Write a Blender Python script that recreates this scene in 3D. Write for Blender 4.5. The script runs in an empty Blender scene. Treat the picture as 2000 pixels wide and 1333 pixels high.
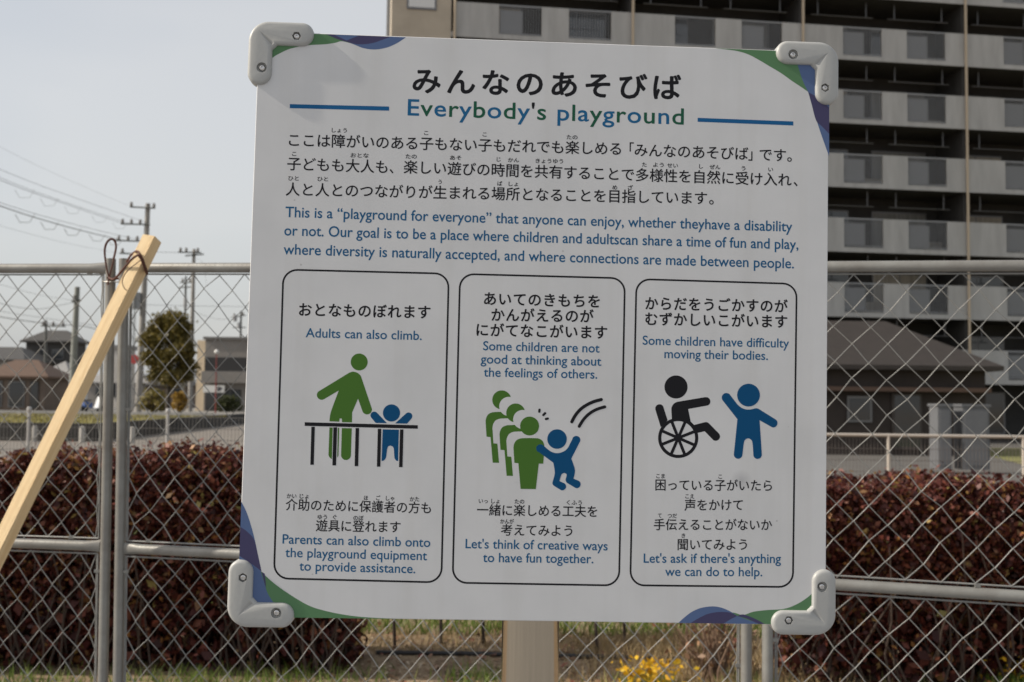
import bpy, bmesh, math, random
import numpy as np
from mathutils import Vector, Matrix

random.seed(7); RNG = np.random.default_rng(11)
S = bpy.context.scene
COL = S.collection
rad = math.radians

# ------------------------------------------------------------------ camera
FPX = 2100.0                      # focal length in pixels of a 2000 px wide frame
CAMH = 1.46
PITCH = rad(3.3); ROLL = 0.012
F_ = Vector((0, math.cos(PITCH), math.sin(PITCH)))
_R0 = Vector((1, 0, 0)); _U0 = Vector((0, -math.sin(PITCH), math.cos(PITCH)))
R_ = math.cos(ROLL)*_R0 + math.sin(ROLL)*_U0
U_ = math.cos(ROLL)*_U0 - math.sin(ROLL)*_R0
CAM = Vector((0, 0, CAMH))
cd = bpy.data.cameras.new('camera'); co = bpy.data.objects.new('camera', cd); COL.objects.link(co)
cd.sensor_width = 22.3; cd.lens = FPX*22.3/2000.0
cd.clip_start = 0.05; cd.clip_end = 2000
M = Matrix.Identity(4)
for i in range(3):
    M[i][0] = R_[i]; M[i][1] = U_[i]; M[i][2] = -F_[i]; M[i][3] = CAM[i]
co.matrix_world = M
cd.dof.use_dof = True; cd.dof.focus_distance = 1.25; cd.dof.aperture_fstop = 7.0
S.camera = co

# ------------------------------------------------------------------ sky, sun, exposure
SUN_TO = Vector((-33, -3.75, 24)).normalized()       # direction towards the sun
SUN_EL = math.asin(SUN_TO.z); SUN_AZ = math.atan2(SUN_TO.x, SUN_TO.y)
W = bpy.data.worlds.new("World"); S.world = W; W.use_nodes = True
nt = W.node_tree; nt.nodes.clear()
out = nt.nodes.new('ShaderNodeOutputWorld')
sky = nt.nodes.new('ShaderNodeTexSky'); sky.sky_type = 'NISHITA'; sky.sun_disc = False
sky.sun_elevation = SUN_EL; sky.sun_rotation = SUN_AZ; sky.dust_density = 4.0; sky.air_density = 1.0
bg1 = nt.nodes.new('ShaderNodeBackground'); bg1.inputs[1].default_value = 0.05
nt.links.new(sky.outputs[0], bg1.inputs[0])
tc = nt.nodes.new('ShaderNodeTexCoord')
mp = nt.nodes.new('ShaderNodeMapping'); mp.inputs['Scale'].default_value = (1.0, 1.0, 2.6)
nz = nt.nodes.new('ShaderNodeTexNoise'); nz.inputs['Scale'].default_value = 1.7; nz.inputs['Detail'].default_value = 4; nz.inputs['Roughness'].default_value = 0.45
rp = nt.nodes.new('ShaderNodeValToRGB')
rp.color_ramp.elements[0].position = 0.32; rp.color_ramp.elements[0].color = (0.435, 0.460, 0.487, 1)
rp.color_ramp.elements[1].position = 0.62; rp.color_ramp.elements[1].color = (0.60, 0.592, 0.573, 1)
nt.links.new(tc.outputs['Generated'], mp.inputs[0]); nt.links.new(mp.outputs[0], nz.inputs['Vector'])
nt.links.new(nz.outputs['Fac'], rp.inputs[0])
bg2 = nt.nodes.new('ShaderNodeBackground'); bg2.inputs[1].default_value = 0.91
nt.links.new(rp.outputs[0], bg2.inputs[0])
ad = nt.nodes.new('ShaderNodeAddShader')
nt.links.new(bg1.outputs[0], ad.inputs[0]); nt.links.new(bg2.outputs[0], ad.inputs[1])
nt.links.new(ad.outputs[0], out.inputs[0])

sl = bpy.data.lights.new('sun', 'SUN'); sl.energy = 5.0; sl.angle = rad(0.6); sl.color = (1.0, 0.91, 0.78)
so = bpy.data.objects.new('sun', sl); COL.objects.link(so); so.location = (0, 0, 30)
so.rotation_euler = (-SUN_TO).to_track_quat('-Z', 'Y').to_euler()

S.view_settings.view_transform = 'Standard'; S.view_settings.look = 'None'
S.view_settings.exposure = 0.0; S.view_settings.gamma = 1.0
S.cycles.max_bounces = 6

# ------------------------------------------------------------------ helpers
def ray(px, py):
    return F_ + ((px-1000.0)/FPX)*R_ - ((py-666.5)/FPX)*U_
def at(px, py, z):                # the point at depth z seen there (used to survey the place)
    return CAM + ray(px, py)*z
def on_plane(px, py, P, n):
    d = ray(px, py); return CAM + d*((P-CAM).dot(n)/d.dot(n))
def atY(px, py, Y):
    d = ray(px, py); return CAM + d*(Y/d.y)
def on_ground(px, py, z0=0.0):
    d = ray(px, py); return CAM + d*((z0-CAM.z)/d.z)

class MB:
    def __init__(s): s.v = []; s.f = []; s.m = []; s.mi = 0
    def add(s, vs, fs):
        o = len(s.v); s.v += [tuple(v) for v in vs]
        for f in fs: s.f.append([i+o for i in f]); s.m.append(s.mi)
        return s
    def box(s, c, size, rz=0.0, mat=None):
        x, y, z = size[0]/2, size[1]/2, size[2]/2
        vs = [Vector((sx*x, sy*y, sz*z)) for sx in (-1, 1) for sy in (-1, 1) for sz in (-1, 1)]
        if mat is not None: vs = [mat @ v for v in vs]
        elif rz:
            R = Matrix.Rotation(rz, 3, 'Z'); vs = [R @ v for v in vs]
        c = Vector(c); vs = [v+c for v in vs]
        return s.add(vs, [(0,1,3,2),(4,6,7,5),(0,4,5,1),(2,3,7,6),(0,2,6,4),(1,5,7,3)])
    def box2(s, a, b):
        a = Vector(a); b = Vector(b); return s.box((a+b)/2, b-a)
    def tube(s, pts, r, n=8, caps=True):
        pts = [Vector(p) for p in pts]; k = len(pts)
        rs = r if isinstance(r, (list, tuple)) else [r]*k
        vs = []; up = None
        for i, p in enumerate(pts):
            t = (pts[min(i+1, k-1)]-pts[max(i-1, 0)]).normalized()
            if up is None:
                up = Vector((0, 0, 1)) if abs(t.z) < .9 else Vector((1, 0, 0))
            a = t.cross(up).normalized(); up = a.cross(t).normalized(); b = up
            for j in range(n):
                th = 2*math.pi*j/n
                vs.append(p + (a*math.cos(th)+b*math.sin(th))*rs[i])
        fs = []
        for i in range(k-1):
            for j in range(n):
                j2 = (j+1) % n
                fs.append((i*n+j, i*n+j2, (i+1)*n+j2, (i+1)*n+j))
        if caps:
            fs.append(tuple(range(n))[::-1]); fs.append(tuple((k-1)*n+j for j in range(n)))
        return s.add(vs, fs)
    def lathe(s, prof, n=24, mat=None):
        vs = []; fs = []
        for r, z in prof:
            for j in range(n):
                th = 2*math.pi*j/n; vs.append(Vector((r*math.cos(th), r*math.sin(th), z)))
        for i in range(len(prof)-1):
            for j in range(n):
                j2 = (j+1) % n; fs.append((i*n+j, i*n+j2, (i+1)*n+j2, (i+1)*n+j))
        fs.append(tuple(range(n))[::-1]); fs.append(tuple((len(prof)-1)*n+j for j in range(n)))
        if mat is not None: vs = [mat @ v for v in vs]
        return s.add(vs, fs)
    def build(s, name, mats, parent=None, smooth=False, angle=35):
        me = bpy.data.meshes.new(name); me.from_pydata(s.v, [], s.f)
        if not isinstance(mats, (list, tuple)): mats = [mats]
        for m in mats: me.materials.append(m)
        if len(mats) > 1: me.polygons.foreach_set('material_index', s.m)
        me.update()
        if smooth:
            me.polygons.foreach_set('use_smooth', [True]*len(me.polygons))
            me.set_sharp_from_angle(angle=rad(angle))
        return link(name, me, parent)

def link(name, me, parent=None):
    o = bpy.data.objects.new(name, me); COL.objects.link(o)
    if parent is not None: o.parent = parent
    return o
def empty(name, loc=(0, 0, 0), rz=0.0):
    o = bpy.data.objects.new(name, None); COL.objects.link(o)
    o.location = loc; o.rotation_euler = (0, 0, rz); o.empty_display_size = .1
    return o
def tag(o, label, cat, group=None, kind=None):
    if label: o['label'] = label
    if cat: o['category'] = cat
    if group: o['group'] = group
    if kind: o['kind'] = kind
    return o
def struct(o): o['kind'] = 'structure'; return o

# ------------------------------------------------------------------ materials
def mat(name, col, rough=.6, metal=0.0, spec=.5, var=0.0, vscale=8.0, bump=0.0, bscale=40.0, stretch=None, col2=None):
    m = bpy.data.materials.new(name); m.use_nodes = True
    t = m.node_tree; b = t.nodes['Principled BSDF']
    b.inputs['Roughness'].default_value = rough; b.inputs['Metallic'].default_value = metal
    b.inputs['Specular IOR Level'].default_value = spec
    b.inputs['Base Color'].default_value = (*col, 1)
    if var or bump or col2:
        tcn = t.nodes.new('ShaderNodeTexCoord'); src = tcn.outputs['Object']
        if stretch:
            mpn = t.nodes.new('ShaderNodeMapping'); mpn.inputs['Scale'].default_value = stretch
            t.links.new(src, mpn.inputs[0]); src = mpn.outputs[0]
    if var or col2:
        n = t.nodes.new('ShaderNodeTexNoise'); n.inputs['Scale'].default_value = vscale; n.inputs['Detail'].default_value = 6; n.inputs['Roughness'].default_value = .6
        t.links.new(src, n.inputs['Vector'])
        r = t.nodes.new('ShaderNodeValToRGB'); r.color_ramp.elements[0].position = .3; r.color_ramp.elements[1].position = .7
        c2 = col2 if col2 else tuple(c*(1-var) for c in col)
        c1 = col if col2 else tuple(min(1, c*(1+var)) for c in col)
        r.color_ramp.elements[0].color = (*c2, 1); r.color_ramp.elements[1].color = (*c1, 1)
        t.links.new(n.outputs['Fac'], r.inputs[0]); t.links.new(r.outputs[0], b.inputs['Base Color'])
    if bump:
        n2 = t.nodes.new('ShaderNodeTexNoise'); n2.inputs['Scale'].default_value = bscale; n2.inputs['Detail'].default_value = 5
        t.links.new(src, n2.inputs['Vector'])
        bp = t.nodes.new('ShaderNodeBump'); bp.inputs['Strength'].default_value = bump; bp.inputs['Distance'].default_value = .02
        t.links.new(n2.outputs['Fac'], bp.inputs['Height']); t.links.new(bp.outputs[0], b.inputs['Normal'])
    return m
def leafmat(name, cols, rough=.5, trans=.25):
    m = bpy.data.materials.new(name); m.use_nodes = True
    t = m.node_tree; b = t.nodes['Principled BSDF']; b.inputs['Roughness'].default_value = rough
    b.inputs['Specular IOR Level'].default_value = .35
    g = t.nodes.new('ShaderNodeNewGeometry'); r = t.nodes.new('ShaderNodeValToRGB')
    els = r.color_ramp.elements
    for i, (p, c) in enumerate(cols):
        e = els[i] if i < 2 else els.new(p)
        e.position = p; e.color = (*c, 1)
    t.links.new(g.outputs['Random Per Island'], r.inputs[0]); t.links.new(r.outputs[0], b.inputs['Base Color'])
    if trans:
        tr = t.nodes.new('ShaderNodeBsdfTranslucent'); t.links.new(r.outputs[0], tr.inputs[0])
        mx = t.nodes.new('ShaderNodeMixShader'); mx.inputs[0].default_value = trans
        t.links.new(b.outputs[0], mx.inputs[1]); t.links.new(tr.outputs[0], mx.inputs[2])
        t.links.new(mx.outputs[0], t.nodes['Material Output'].inputs[0])
    return m

def sign_white():
    m = mat('sign_white', (.80, .80, .79), rough=.42, spec=.4)
    t = m.node_tree; b = t.nodes['Principled BSDF']; tcn = t.nodes.new('ShaderNodeTexCoord')
    n = t.nodes.new('ShaderNodeTexNoise'); n.inputs['Scale'].default_value = 14; n.inputs['Detail'].default_value = 8
    t.links.new(tcn.outputs['Object'], n.inputs['Vector'])
    r = t.nodes.new('ShaderNodeValToRGB'); r.color_ramp.elements[0].position = .25; r.color_ramp.elements[1].position = .6
    r.color_ramp.elements[0].color = (.55, .557, .568, 1); r.color_ramp.elements[1].color = (.595, .60, .61, 1)
    t.links.new(n.outputs['Fac'], r.inputs[0])
    mps = t.nodes.new('ShaderNodeMapping'); mps.inputs['Scale'].default_value = (38, 2.2, 1)
    ns = t.nodes.new('ShaderNodeTexNoise'); ns.inputs['Scale'].default_value = 1.0; ns.inputs['Detail'].default_value = 5
    t.links.new(tcn.outputs['Object'], mps.inputs[0]); t.links.new(mps.outputs[0], ns.inputs['Vector'])
    rs = t.nodes.new('ShaderNodeValToRGB'); rs.color_ramp.elements[0].position = .28; rs.color_ramp.elements[1].position = .5
    rs.color_ramp.elements[0].color = (.955, .95, .94, 1); rs.color_ramp.elements[1].color = (1, 1, 1, 1)
    t.links.new(ns.outputs['Fac'], rs.inputs[0])
    rr = t.nodes.new('ShaderNodeMapRange'); rr.inputs['To Min'].default_value = .30; rr.inputs['To Max'].default_value = .55
    t.links.new(n.outputs['Fac'], rr.inputs[0]); t.links.new(rr.outputs[0], b.inputs['Roughness'])
    mx0 = t.nodes.new('ShaderNodeMix'); mx0.data_type = 'RGBA'; mx0.blend_type = 'MULTIPLY'; mx0.inputs[0].default_value = 1
    t.links.new(r.outputs[0], mx0.inputs[6]); t.links.new(rs.outputs[0], mx0.inputs[7])
    # a few small dirt specks and one smudge
    v = t.nodes.new('ShaderNodeTexVoronoi'); v.inputs['Scale'].default_value = 26
    t.links.new(tcn.outputs['Object'], v.inputs['Vector'])
    r2 = t.nodes.new('ShaderNodeValToRGB'); r2.color_ramp.elements[0].position = .018; r2.color_ramp.elements[1].position = .035
    r2.color_ramp.elements[0].color = (.72, .71, .70, 1); r2.color_ramp.elements[1].color = (1, 1, 1, 1)
    t.links.new(v.outputs['Distance'], r2.inputs[0])
    mx = t.nodes.new('ShaderNodeMix'); mx.data_type = 'RGBA'; mx.blend_type = 'MULTIPLY'; mx.inputs[0].default_value = 1
    t.links.new(mx0.outputs[2], mx.inputs[6]); t.links.new(r2.outputs[0], mx.inputs[7])
    vm = t.nodes.new('ShaderNodeVectorMath'); vm.operation = 'DISTANCE'; vm.inputs[1].default_value = (.5105, .1463, 0)
    t.links.new(tcn.outputs['Object'], vm.inputs[0])
    r3 = t.nodes.new('ShaderNodeValToRGB'); r3.color_ramp.elements[0].position = .0; r3.color_ramp.elements[1].position = .0115
    r3.color_ramp.elements[0].color = (.72, .72, .73, 1); r3.color_ramp.elements[1].color = (1, 1, 1, 1)
    t.links.new(vm.outputs['Value'], r3.inputs[0])
    mx2 = t.nodes.new('ShaderNodeMix'); mx2.data_type = 'RGBA'; mx2.blend_type = 'MULTIPLY'; mx2.inputs[0].default_value = 1
    t.links.new(mx.outputs[2], mx2.inputs[6]); t.links.new(r3.outputs[0], mx2.inputs[7])
    t.links.new(mx2.outputs[2], b.inputs['Base Color'])
    return m

INK = dict(rough=.55, spec=.12)
MT = {
 'white': sign_white(),
 'black': mat('ink_black', (.012, .012, .015), **INK),
 'blue': mat('ink_text_blue', (.010, .095, .215), **INK),
 'tblue': mat('ink_title_blue', (.013, .112, .25), **INK),
 'tgreen': mat('ink_title_green', (.014, .09, .052), **INK),
 'rule': mat('ink_rule_blue', (.010, .10, .255), **INK),
 'pgreen': mat('ink_figure_green', (.060, .148, .025), **INK),
 'pblue': mat('ink_figure_blue', (.003, .066, .172), **INK),
 'mgreen': mat('ink_motif_green', (.095, .20, .10), **INK),
 'mblue': mat('ink_motif_blue', (.088, .135, .265), **INK),
 'mdark': mat('ink_motif_indigo', (.060, .056, .122), **INK),
 'guard': mat('guard_grey', (.365, .37, .362), rough=.42, var=.04, vscale=25, bump=.02, bscale=260),
 'bolt': mat('bolt_steel', (.62, .61, .60), rough=.22, metal=1.0),
 'hole': mat('bolt_hole_dark', (.03, .03, .03), rough=.8),
 'postm': mat('post_steel', (.50, .44, .355), rough=.17, metal=1.0, var=.08, vscale=6, stretch=(40, 40, 1)),
 'galv': mat('galvanised', (.26, .26, .245), rough=.42, metal=.3, col2=(.19, .18, .165), vscale=14, bump=.04, bscale=120),
 'wire': mat('galvanised_wire', (.215, .215, .207), rough=.62, metal=.25, var=.15, vscale=20),
 'cord': mat('cord_brown', (.075, .022, .012), rough=.7),
 'wood': mat('stake_wood', (.80, .63, .385), rough=.75, col2=(.66, .47, .25), vscale=6, stretch=(22, 22, .7), bump=.25, bscale=40),
}

# ------------------------------------------------------------------ the sign: survey its plane
BLp = at(463, 1205, 1.081)
n_c = Vector((.04383533, .05748492, -.99738355))
NS = (R_*n_c.x + U_*n_c.y + F_*n_c.z).normalized()
BRp = on_plane(1612.5, 1221.5, BLp, NS); TLp = on_plane(507.4, 61, BLp, NS)
US = (BRp-BLp).normalized(); VS = NS.cross(US).normalized()
SW = (BRp-BLp).length; SH = (TLp-BLp).dot(VS)
SIGN = Matrix.Identity(4)
for i in range(3):
    SIGN[i][0] = US[i]; SIGN[i][1] = VS[i]; SIGN[i][2] = NS[i]; SIGN[i][3] = BLp[i]
def uv(px, py):
    d = on_plane(px, py, BLp, NS)-BLp; return d.dot(US), d.dot(VS)

sign = empty('playground_sign')
tag(sign, 'square white information board with Japanese and English text, on a steel post', 'sign')
foot = BLp + US*SW*.5; sign.location = (foot.x, foot.y+.05, 0)
def sgn(o):                        # places a sign part whose mesh is in board coordinates
    o.parent = sign; o.matrix_parent_inverse = Matrix.Translation(-Vector(sign.location)); o.matrix_basis = SIGN
    return o
def sgn2(o, par): o.parent = par; return o

b = MB()
TH = .004
b.box2((0, 0, -TH), (SW, SH, 0))
me_o = b.build('panel', MT['white']); panel = sgn(me_o)
bm = bmesh.new(); bm.from_mesh(panel.data)
bmesh.ops.bevel(bm, geom=[e for e in bm.edges], offset=.0006, segments=1, affect='EDGES'); bm.to_mesh(panel.data); bm.free()

LAY = [0]
def zlay(): LAY[0] += 1; return .00003 + LAY[0]*.0000035
def Z(x0, y0, s):                  # points read off an enlarged crop of the board -> board metres
    return lambda pts: [uv(x0+x/s, y0+y/s) for x, y in pts]
def catmull(p, n=6, closed=False):
    r = []; k = len(p)
    rng = range(k) if closed else range(k-1)
    for i in rng:
        p0 = p[(i-1) % k] if closed or i > 0 else p[i]
        p1 = p[i]; p2 = p[(i+1) % k]
        p3 = p[(i+2) % k] if closed or i+2 < k else p2
        for j in range(n):
            t = j/n
            r.append(tuple(.5*((2*p1[c]) + (-p0[c]+p2[c])*t + (2*p0[c]-5*p1[c]+4*p2[c]-p3[c])*t*t + (-p0[c]+3*p1[c]-3*p2[c]+p3[c])*t**3) for c in (0, 1)))
    if not closed: r.append(p[-1])
    return r
def circ(c, r, n=40, a0=0, a1=2*math.pi):
    return [(c[0]+r*math.cos(a0+(a1-a0)*i/n), c[1]+r*math.sin(a0+(a1-a0)*i/n)) for i in range(n)]
def capsule(a, b_, r, n=12):
    dx, dy = b_[0]-a[0], b_[1]-a[1]; th = math.atan2(dy, dx)
    return [(b_[0]+r*math.cos(th-math.pi/2+math.pi*i/n), b_[1]+r*math.sin(th-math.pi/2+math.pi*i/n)) for i in range(n+1)] + \
           [(a[0]+r*math.cos(th+math.pi/2+math.pi*i/n), a[1]+r*math.sin(th+math.pi/2+math.pi*i/n)) for i in range(n+1)]
def fill(mb, pts, mi, z=None):     # pts in board metres
    z = zlay() if z is None else z
    a = sum(pts[i][0]*pts[(i+1) % len(pts)][1]-pts[(i+1) % len(pts)][0]*pts[i][1] for i in range(len(pts)))
    if a < 0: pts = pts[::-1]
    mb.mi = mi; mb.add([(x, y, z) for x, y in pts], [tuple(range(len(pts)))])
def stroke(mb, pts, w, mi, closed=False):
    k = len(pts); L = []; Rr = []
    for i in range(k):
        a = pts[(i-1) % k] if closed or i > 0 else pts[i]; c = pts[(i+1) % k] if closed or i < k-1 else pts[i]
        d = Vector((c[0]-a[0], c[1]-a[1])).normalized(); n = Vector((-d.y, d.x))*w/2
        L.append((pts[i][0]+n.x, pts[i][1]+n.y)); Rr.append((pts[i][0]-n.x, pts[i][1]-n.y))
    z = zlay(); mb.mi = mi; vs = [(x, y, z) for x, y in L+Rr]
    mb.add(vs, [(k+i, k+(i+1) % k, (i+1) % k, i) for i in range(k if closed else k-1)])

# ---- corner motifs
def motif(polys):
    mb = MB(); LAY[0] = 0
    for col, pts, sm in polys:
        p = [uv(*q) for q in pts]
        fill(mb, p, {'g': 0, 'b': 1, 'd': 2}[col])
    return sgn2(mb.build('corner_motif', [MT['mgreen'], MT['mblue'], MT['mdark']]), panel)
cm = catmull
motif([('g', cm([(505, 152), (516, 130), (533, 113), (548, 104), (569, 95), (601, 89), (635, 87), (655, 84), (668, 81), (690, 86.5)]) + [(690, 69.6), (560, 64.4), (509, 62.6)], 0),
       ('b', cm([(637, 67.3), (652, 72), (680, 83), (693, 88), (710, 94.5), (732, 97.2), (755, 93.5), (775, 85), (793, 73.3)]), 0),
       ('d', cm([(637, 67.4), (657, 76), (676, 82), (695, 86.5), (710, 87), (730, 84), (750, 77), (764, 72.2)]) + [(701, 69.9), (677, 79.5), (652, 68)], 0)])
motif([('g', cm([(1395, 94.6), (1420, 97.4), (1441, 100.5), (1462, 107), (1483, 118), (1504, 130.5), (1525, 143), (1546, 158), (1567, 172), (1577.5, 179.3)]) + [(1590, 170), (1575, 102)], 0),
       ('b', cm([(1553, 110), (1558.5, 129), (1565, 150), (1571, 165), (1578.5, 181), (1586, 207), (1596.4, 240.6), (1607, 272), (1619.3, 306)]) + [(1619.9, 104)], 0),
       ('d', cm([(1578.6, 180.5), (1600, 193), (1619.5, 211)]) + cm([(1619.4, 262), (1605, 247), (1594, 236), (1586, 207)], 4), 0)])
motif([('g', cm([(505, 1112), (527, 1132.7), (549, 1150), (579, 1169.7), (605, 1184), (631.4, 1192.5), (666, 1200), (708, 1205.5), (776, 1209.3)]) + [(540, 1206.2), (500, 1180)], 0),
       ('b', cm([(471.4, 980.5), (481.3, 1000), (490, 1026), (497.6, 1054.4), (503, 1080.5), (509.6, 1116.4), (515, 1135), (522.7, 1159), (534, 1177)]) + [(545, 1206), (463.4, 1204.6)], 0),
       ('d', cm([(469.6, 1029.5), (483, 1039), (496, 1054), (503, 1080.5), (511, 1117)]) + cm([(511, 1117), (500, 1108), (484, 1097), (467.4, 1086)], 4), 0),
       ('d', [(511, 1117), (517, 1121), (519, 1137), (520, 1150), (516, 1138)], 0)])
motif([('g', cm([(1415, 1207), (1430, 1197), (1451, 1201.6), (1471, 1195.3), (1498, 1192), (1525, 1190.4), (1543, 1186.3), (1561, 1178), (1577, 1167.4), (1590, 1156)]) + [(1611, 1140), (1612, 1220.9), (1450, 1218.7)], 0),
       ('b', cm([(1325, 1217.1), (1336, 1207), (1350.4, 1196), (1368.4, 1188), (1390, 1184.8), (1408, 1187), (1426, 1194.4), (1440.4, 1203.4), (1466, 1213), (1493, 1219.3)]), 0),
       ('d', cm([(1348.6, 1217.5), (1363, 1208.8), (1381, 1200), (1399, 1196.2), (1415, 1195.8), (1428, 1197.6), (1440, 1203.5)]) + cm([(1440, 1203.5), (1426, 1210.6), (1413.4, 1218.4)], 4), 0),
       ('d', cm([(1440, 1203.8), (1452, 1200.5), (1475, 1209), (1494, 1219.4)], 4) + [(1482, 1219.2), (1457, 1208)], 0)])

# ---- title rules and box borders
for q in ([(566, 203.8), (760, 208.5), (760, 216.7), (566, 211.8)], [(1362.5, 230.6), (1549.4, 237.6), (1549.4, 245.6), (1362.5, 238.3)]):
    mb = MB(); fill(mb, [uv(*p) for p in q], 0); sgn2(mb.build('title_rule', MT['rule']), panel)
def border(tl, tr, br, bl, r):
    c = [Vector(uv(*p)) for p in (tl, tr, br, bl)]; pts = []
    for i in range(4):
        p = c[i]; a = (c[i-1]-p).normalized(); d = (c[(i+1) % 4]-p).normalized()
        o = p + (a+d)*r
        for j in range(9):
            t = j/8*math.pi/2
            pts.append(tuple(o - d*r*math.cos(t) - a*r*math.sin(t)))
    LAY[0] = 0; mb = MB(); stroke(mb, pts, .0019, 0, closed=True)
    return sgn2(mb.build('text_box_border', MT['black']), panel)
border((553.5, 527), (876.5, 535), (862, 1138), (535, 1130), .0145)
border((898.5, 535.5), (1220.5, 544), (1209, 1144), (884, 1138.5), .0145)
border((1243, 545.5), (1556, 555), (1548.5, 1147), (1231, 1143.5), .0145)

# ---- lettering
FONT_TMP = []
def text_geo(body, spacing=1.0, offset=0.0, cols=None):
    cu = bpy.data.curves.new('t', 'FONT'); cu.body = body; cu.size = 1.0; cu.resolution_u = 4
    cu.space_character = spacing; cu.offset = offset
    if cols:
        for m in ('a', 'b', 'c'): cu.materials.append(MT['black'])
        for i, c in enumerate(cols): cu.body_format[i].material_index = c
    o = bpy.data.objects.new('t', cu); COL.objects.link(o); bpy.context.view_layer.update()
    dg = bpy.context.evaluated_depsgraph_get()
    me = bpy.data.meshes.new_from_object(o.evaluated_get(dg))
    v = [tuple(x.co) for x in me.vertices]; f = [(tuple(p.vertices), p.material_index) for p in me.polygons]
    bpy.data.objects.remove(o); bpy.data.curves.remove(cu); bpy.data.meshes.remove(me)
    return v, f
PXM = .6/1132.0
def put(mb, body, p0, p1, em, mi, spacing=1.0, off=0.0, cjk=True, cols=None, colmap=None, bold=0.0):
    if bold:                       # heavier strokes: the same glyphs stamped round a small circle
        for i in range(9):
            a = 2*math.pi*i/8; dx, dy = ((0, 0) if i == 8 else (bold*em*math.cos(a), bold*em*math.sin(a)))
            put(mb, body, (p0[0]+bold*em+dx, p0[1]+dy), (p1[0]-bold*em+dx, p1[1]+dy), em, mi, spacing, off, cjk, cols, colmap)
        return
    LAY[0] += .4
    v, f = text_geo(body, spacing, off, cols)
    xs = [q[0] for q in v]; x0, x1 = min(xs), max(xs)
    a = Vector(uv(*p0)); c = Vector(uv(*p1)); z = .00003+(LAY[0] % 12)*.000003
    e = em*PXM; vs = []
    for x, y, _ in v:
        t = (x-x0)/(x1-x0); q = a.lerp(c, t)
        yy = (y-(.375 if cjk else 0))*e
        vs.append((q.x, q.y+yy, z))
    o = len(mb.v); mb.v += vs
    for idx, m in f:
        idx = [i+o for i in idx]
        n = (Vector(mb.v[idx[1]])-Vector(mb.v[idx[0]])).cross(Vector(mb.v[idx[2]])-Vector(mb.v[idx[0]]))
        mb.f.append(idx); mb.m.append(colmap[m] if colmap else mi)

L = MB()   # materials: 0 black, 1 text blue, 2 title blue, 3 title green
put(L, 'みんなのあそびば', (805.8, 157.5), (1330.4, 171.5), 55, 0, spacing=1.26, bold=.026)
T2 = "Everybody's playground"
tcols = [0, 1, 0, 1, 0, 1, 0, 1, 0, 2, 1, 2, 0, 1, 0, 1, 0, 1, 0, 1, 0, 1]
put(L, T2, (796, 225.5), (1335.5, 243.5), 46.5, 0, spacing=1.06, bold=.012, cjk=False, cols=tcols, colmap={0: 2, 1: 3, 2: 0})
J = .0
for t, a, c in (('ここは障がいのある子もない子もだれでも楽しめる', (564.4, 273.6), (1213, 291.2)), ('「', (1229.6, 291.5), (1238, 291.8)),
                ('みんなのあそびば', (1239.5, 293), (1461.5, 301)), ('」', (1461.5, 301.3), (1469.7, 301.6)), ('です。', (1483.5, 302), (1546.5, 304.5)),
                ('子どもも大人も', (561, 320), (757, 326.6)), ('、', (761, 326.8), (768.7, 327)),
                ('楽しい遊びの時間を共有することで多様性を自然に受け入れ', (788.5, 326.4), (1546, 352)), ('、', (1550, 352), (1558, 352.4)),
                ('人と人とのつながりが生まれる場所となることを目指しています', (558.3, 369.9), (1381, 387.5)), ('。', (1385, 387.6), (1394, 388))):
    put(L, t, a, c, 28.2, 0, bold=.013)
for t, x0, x1, y in (('しょう', 648, 677.7, 255), ('こ', 828.4, 836.7, 260), ('こ', 942.6, 950.8, 263), ('たの', 1106.6, 1128, 268.4),
                     ('こ', 570.4, 579, 300.9), ('おとな', 684.6, 720.3, 303.9), ('たの', 792, 814, 306), ('あそ', 878.7, 901.3, 308.6), ('じ', 970, 978, 311.6),
                     ('かん', 992, 1014, 313), ('きょうゆう', 1046, 1100, 315), ('た', 1254, 1263, 322), ('よう', 1275.5, 1296.5, 322.4), ('せい', 1303, 1324, 323.6),
                     ('し', 1365.5, 1373, 325.4), ('ぜん', 1385.6, 1407, 326.6), ('う', 1448, 1456, 329.3), ('い', 1500.5, 1510, 331.4),
                     ('ひと', 563, 583.6, 348.7), ('ひと', 620, 641, 350), ('う', 856, 863, 355.6), ('ば', 971.4, 981, 359), ('しょ', 993.4, 1011.9, 359.7),
                     ('め', 1196, 1205.6, 366.5), ('ざ', 1226, 1236.5, 367),
                     ('かい', 560, 579, 969.2), ('じょ', 585.3, 603, 969.6), ('ほ', 710.8, 719, 973), ('ご', 734.5, 743, 973), ('しゃ', 753.7, 770.2, 973.7), ('かた', 800.3, 819, 975.3),
                     ('ゆう', 620.4, 638.6, 1010.2), ('ぐ', 649.7, 657.5, 1010.4), ('のぼ', 690, 710.2, 1012),
                     ('いっ', 935, 952.8, 979), ('しょ', 959.5, 975.7, 979.2), ('たの', 1005, 1024, 980), ('くふう', 1106.7, 1136.4, 982), ('かんが', 977, 1003.6, 1018.8),
                     ('こま', 1281.8, 1298.6, 930.2), ('こ', 1403, 1410.2, 931.2), ('こえ', 1338.6, 1356, 969.8), ('て', 1285, 1292.2, 1007.3), ('つだ', 1304, 1322, 1007.7), ('き', 1331.2, 1338.4, 1046.7)):
    sl_ = .02 if y < 400 else .012
    put(L, t, (x0, y-(x1-x0)*sl_/2), (x1, y+(x1-x0)*sl_/2), 10.2, 0, bold=.022)
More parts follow.
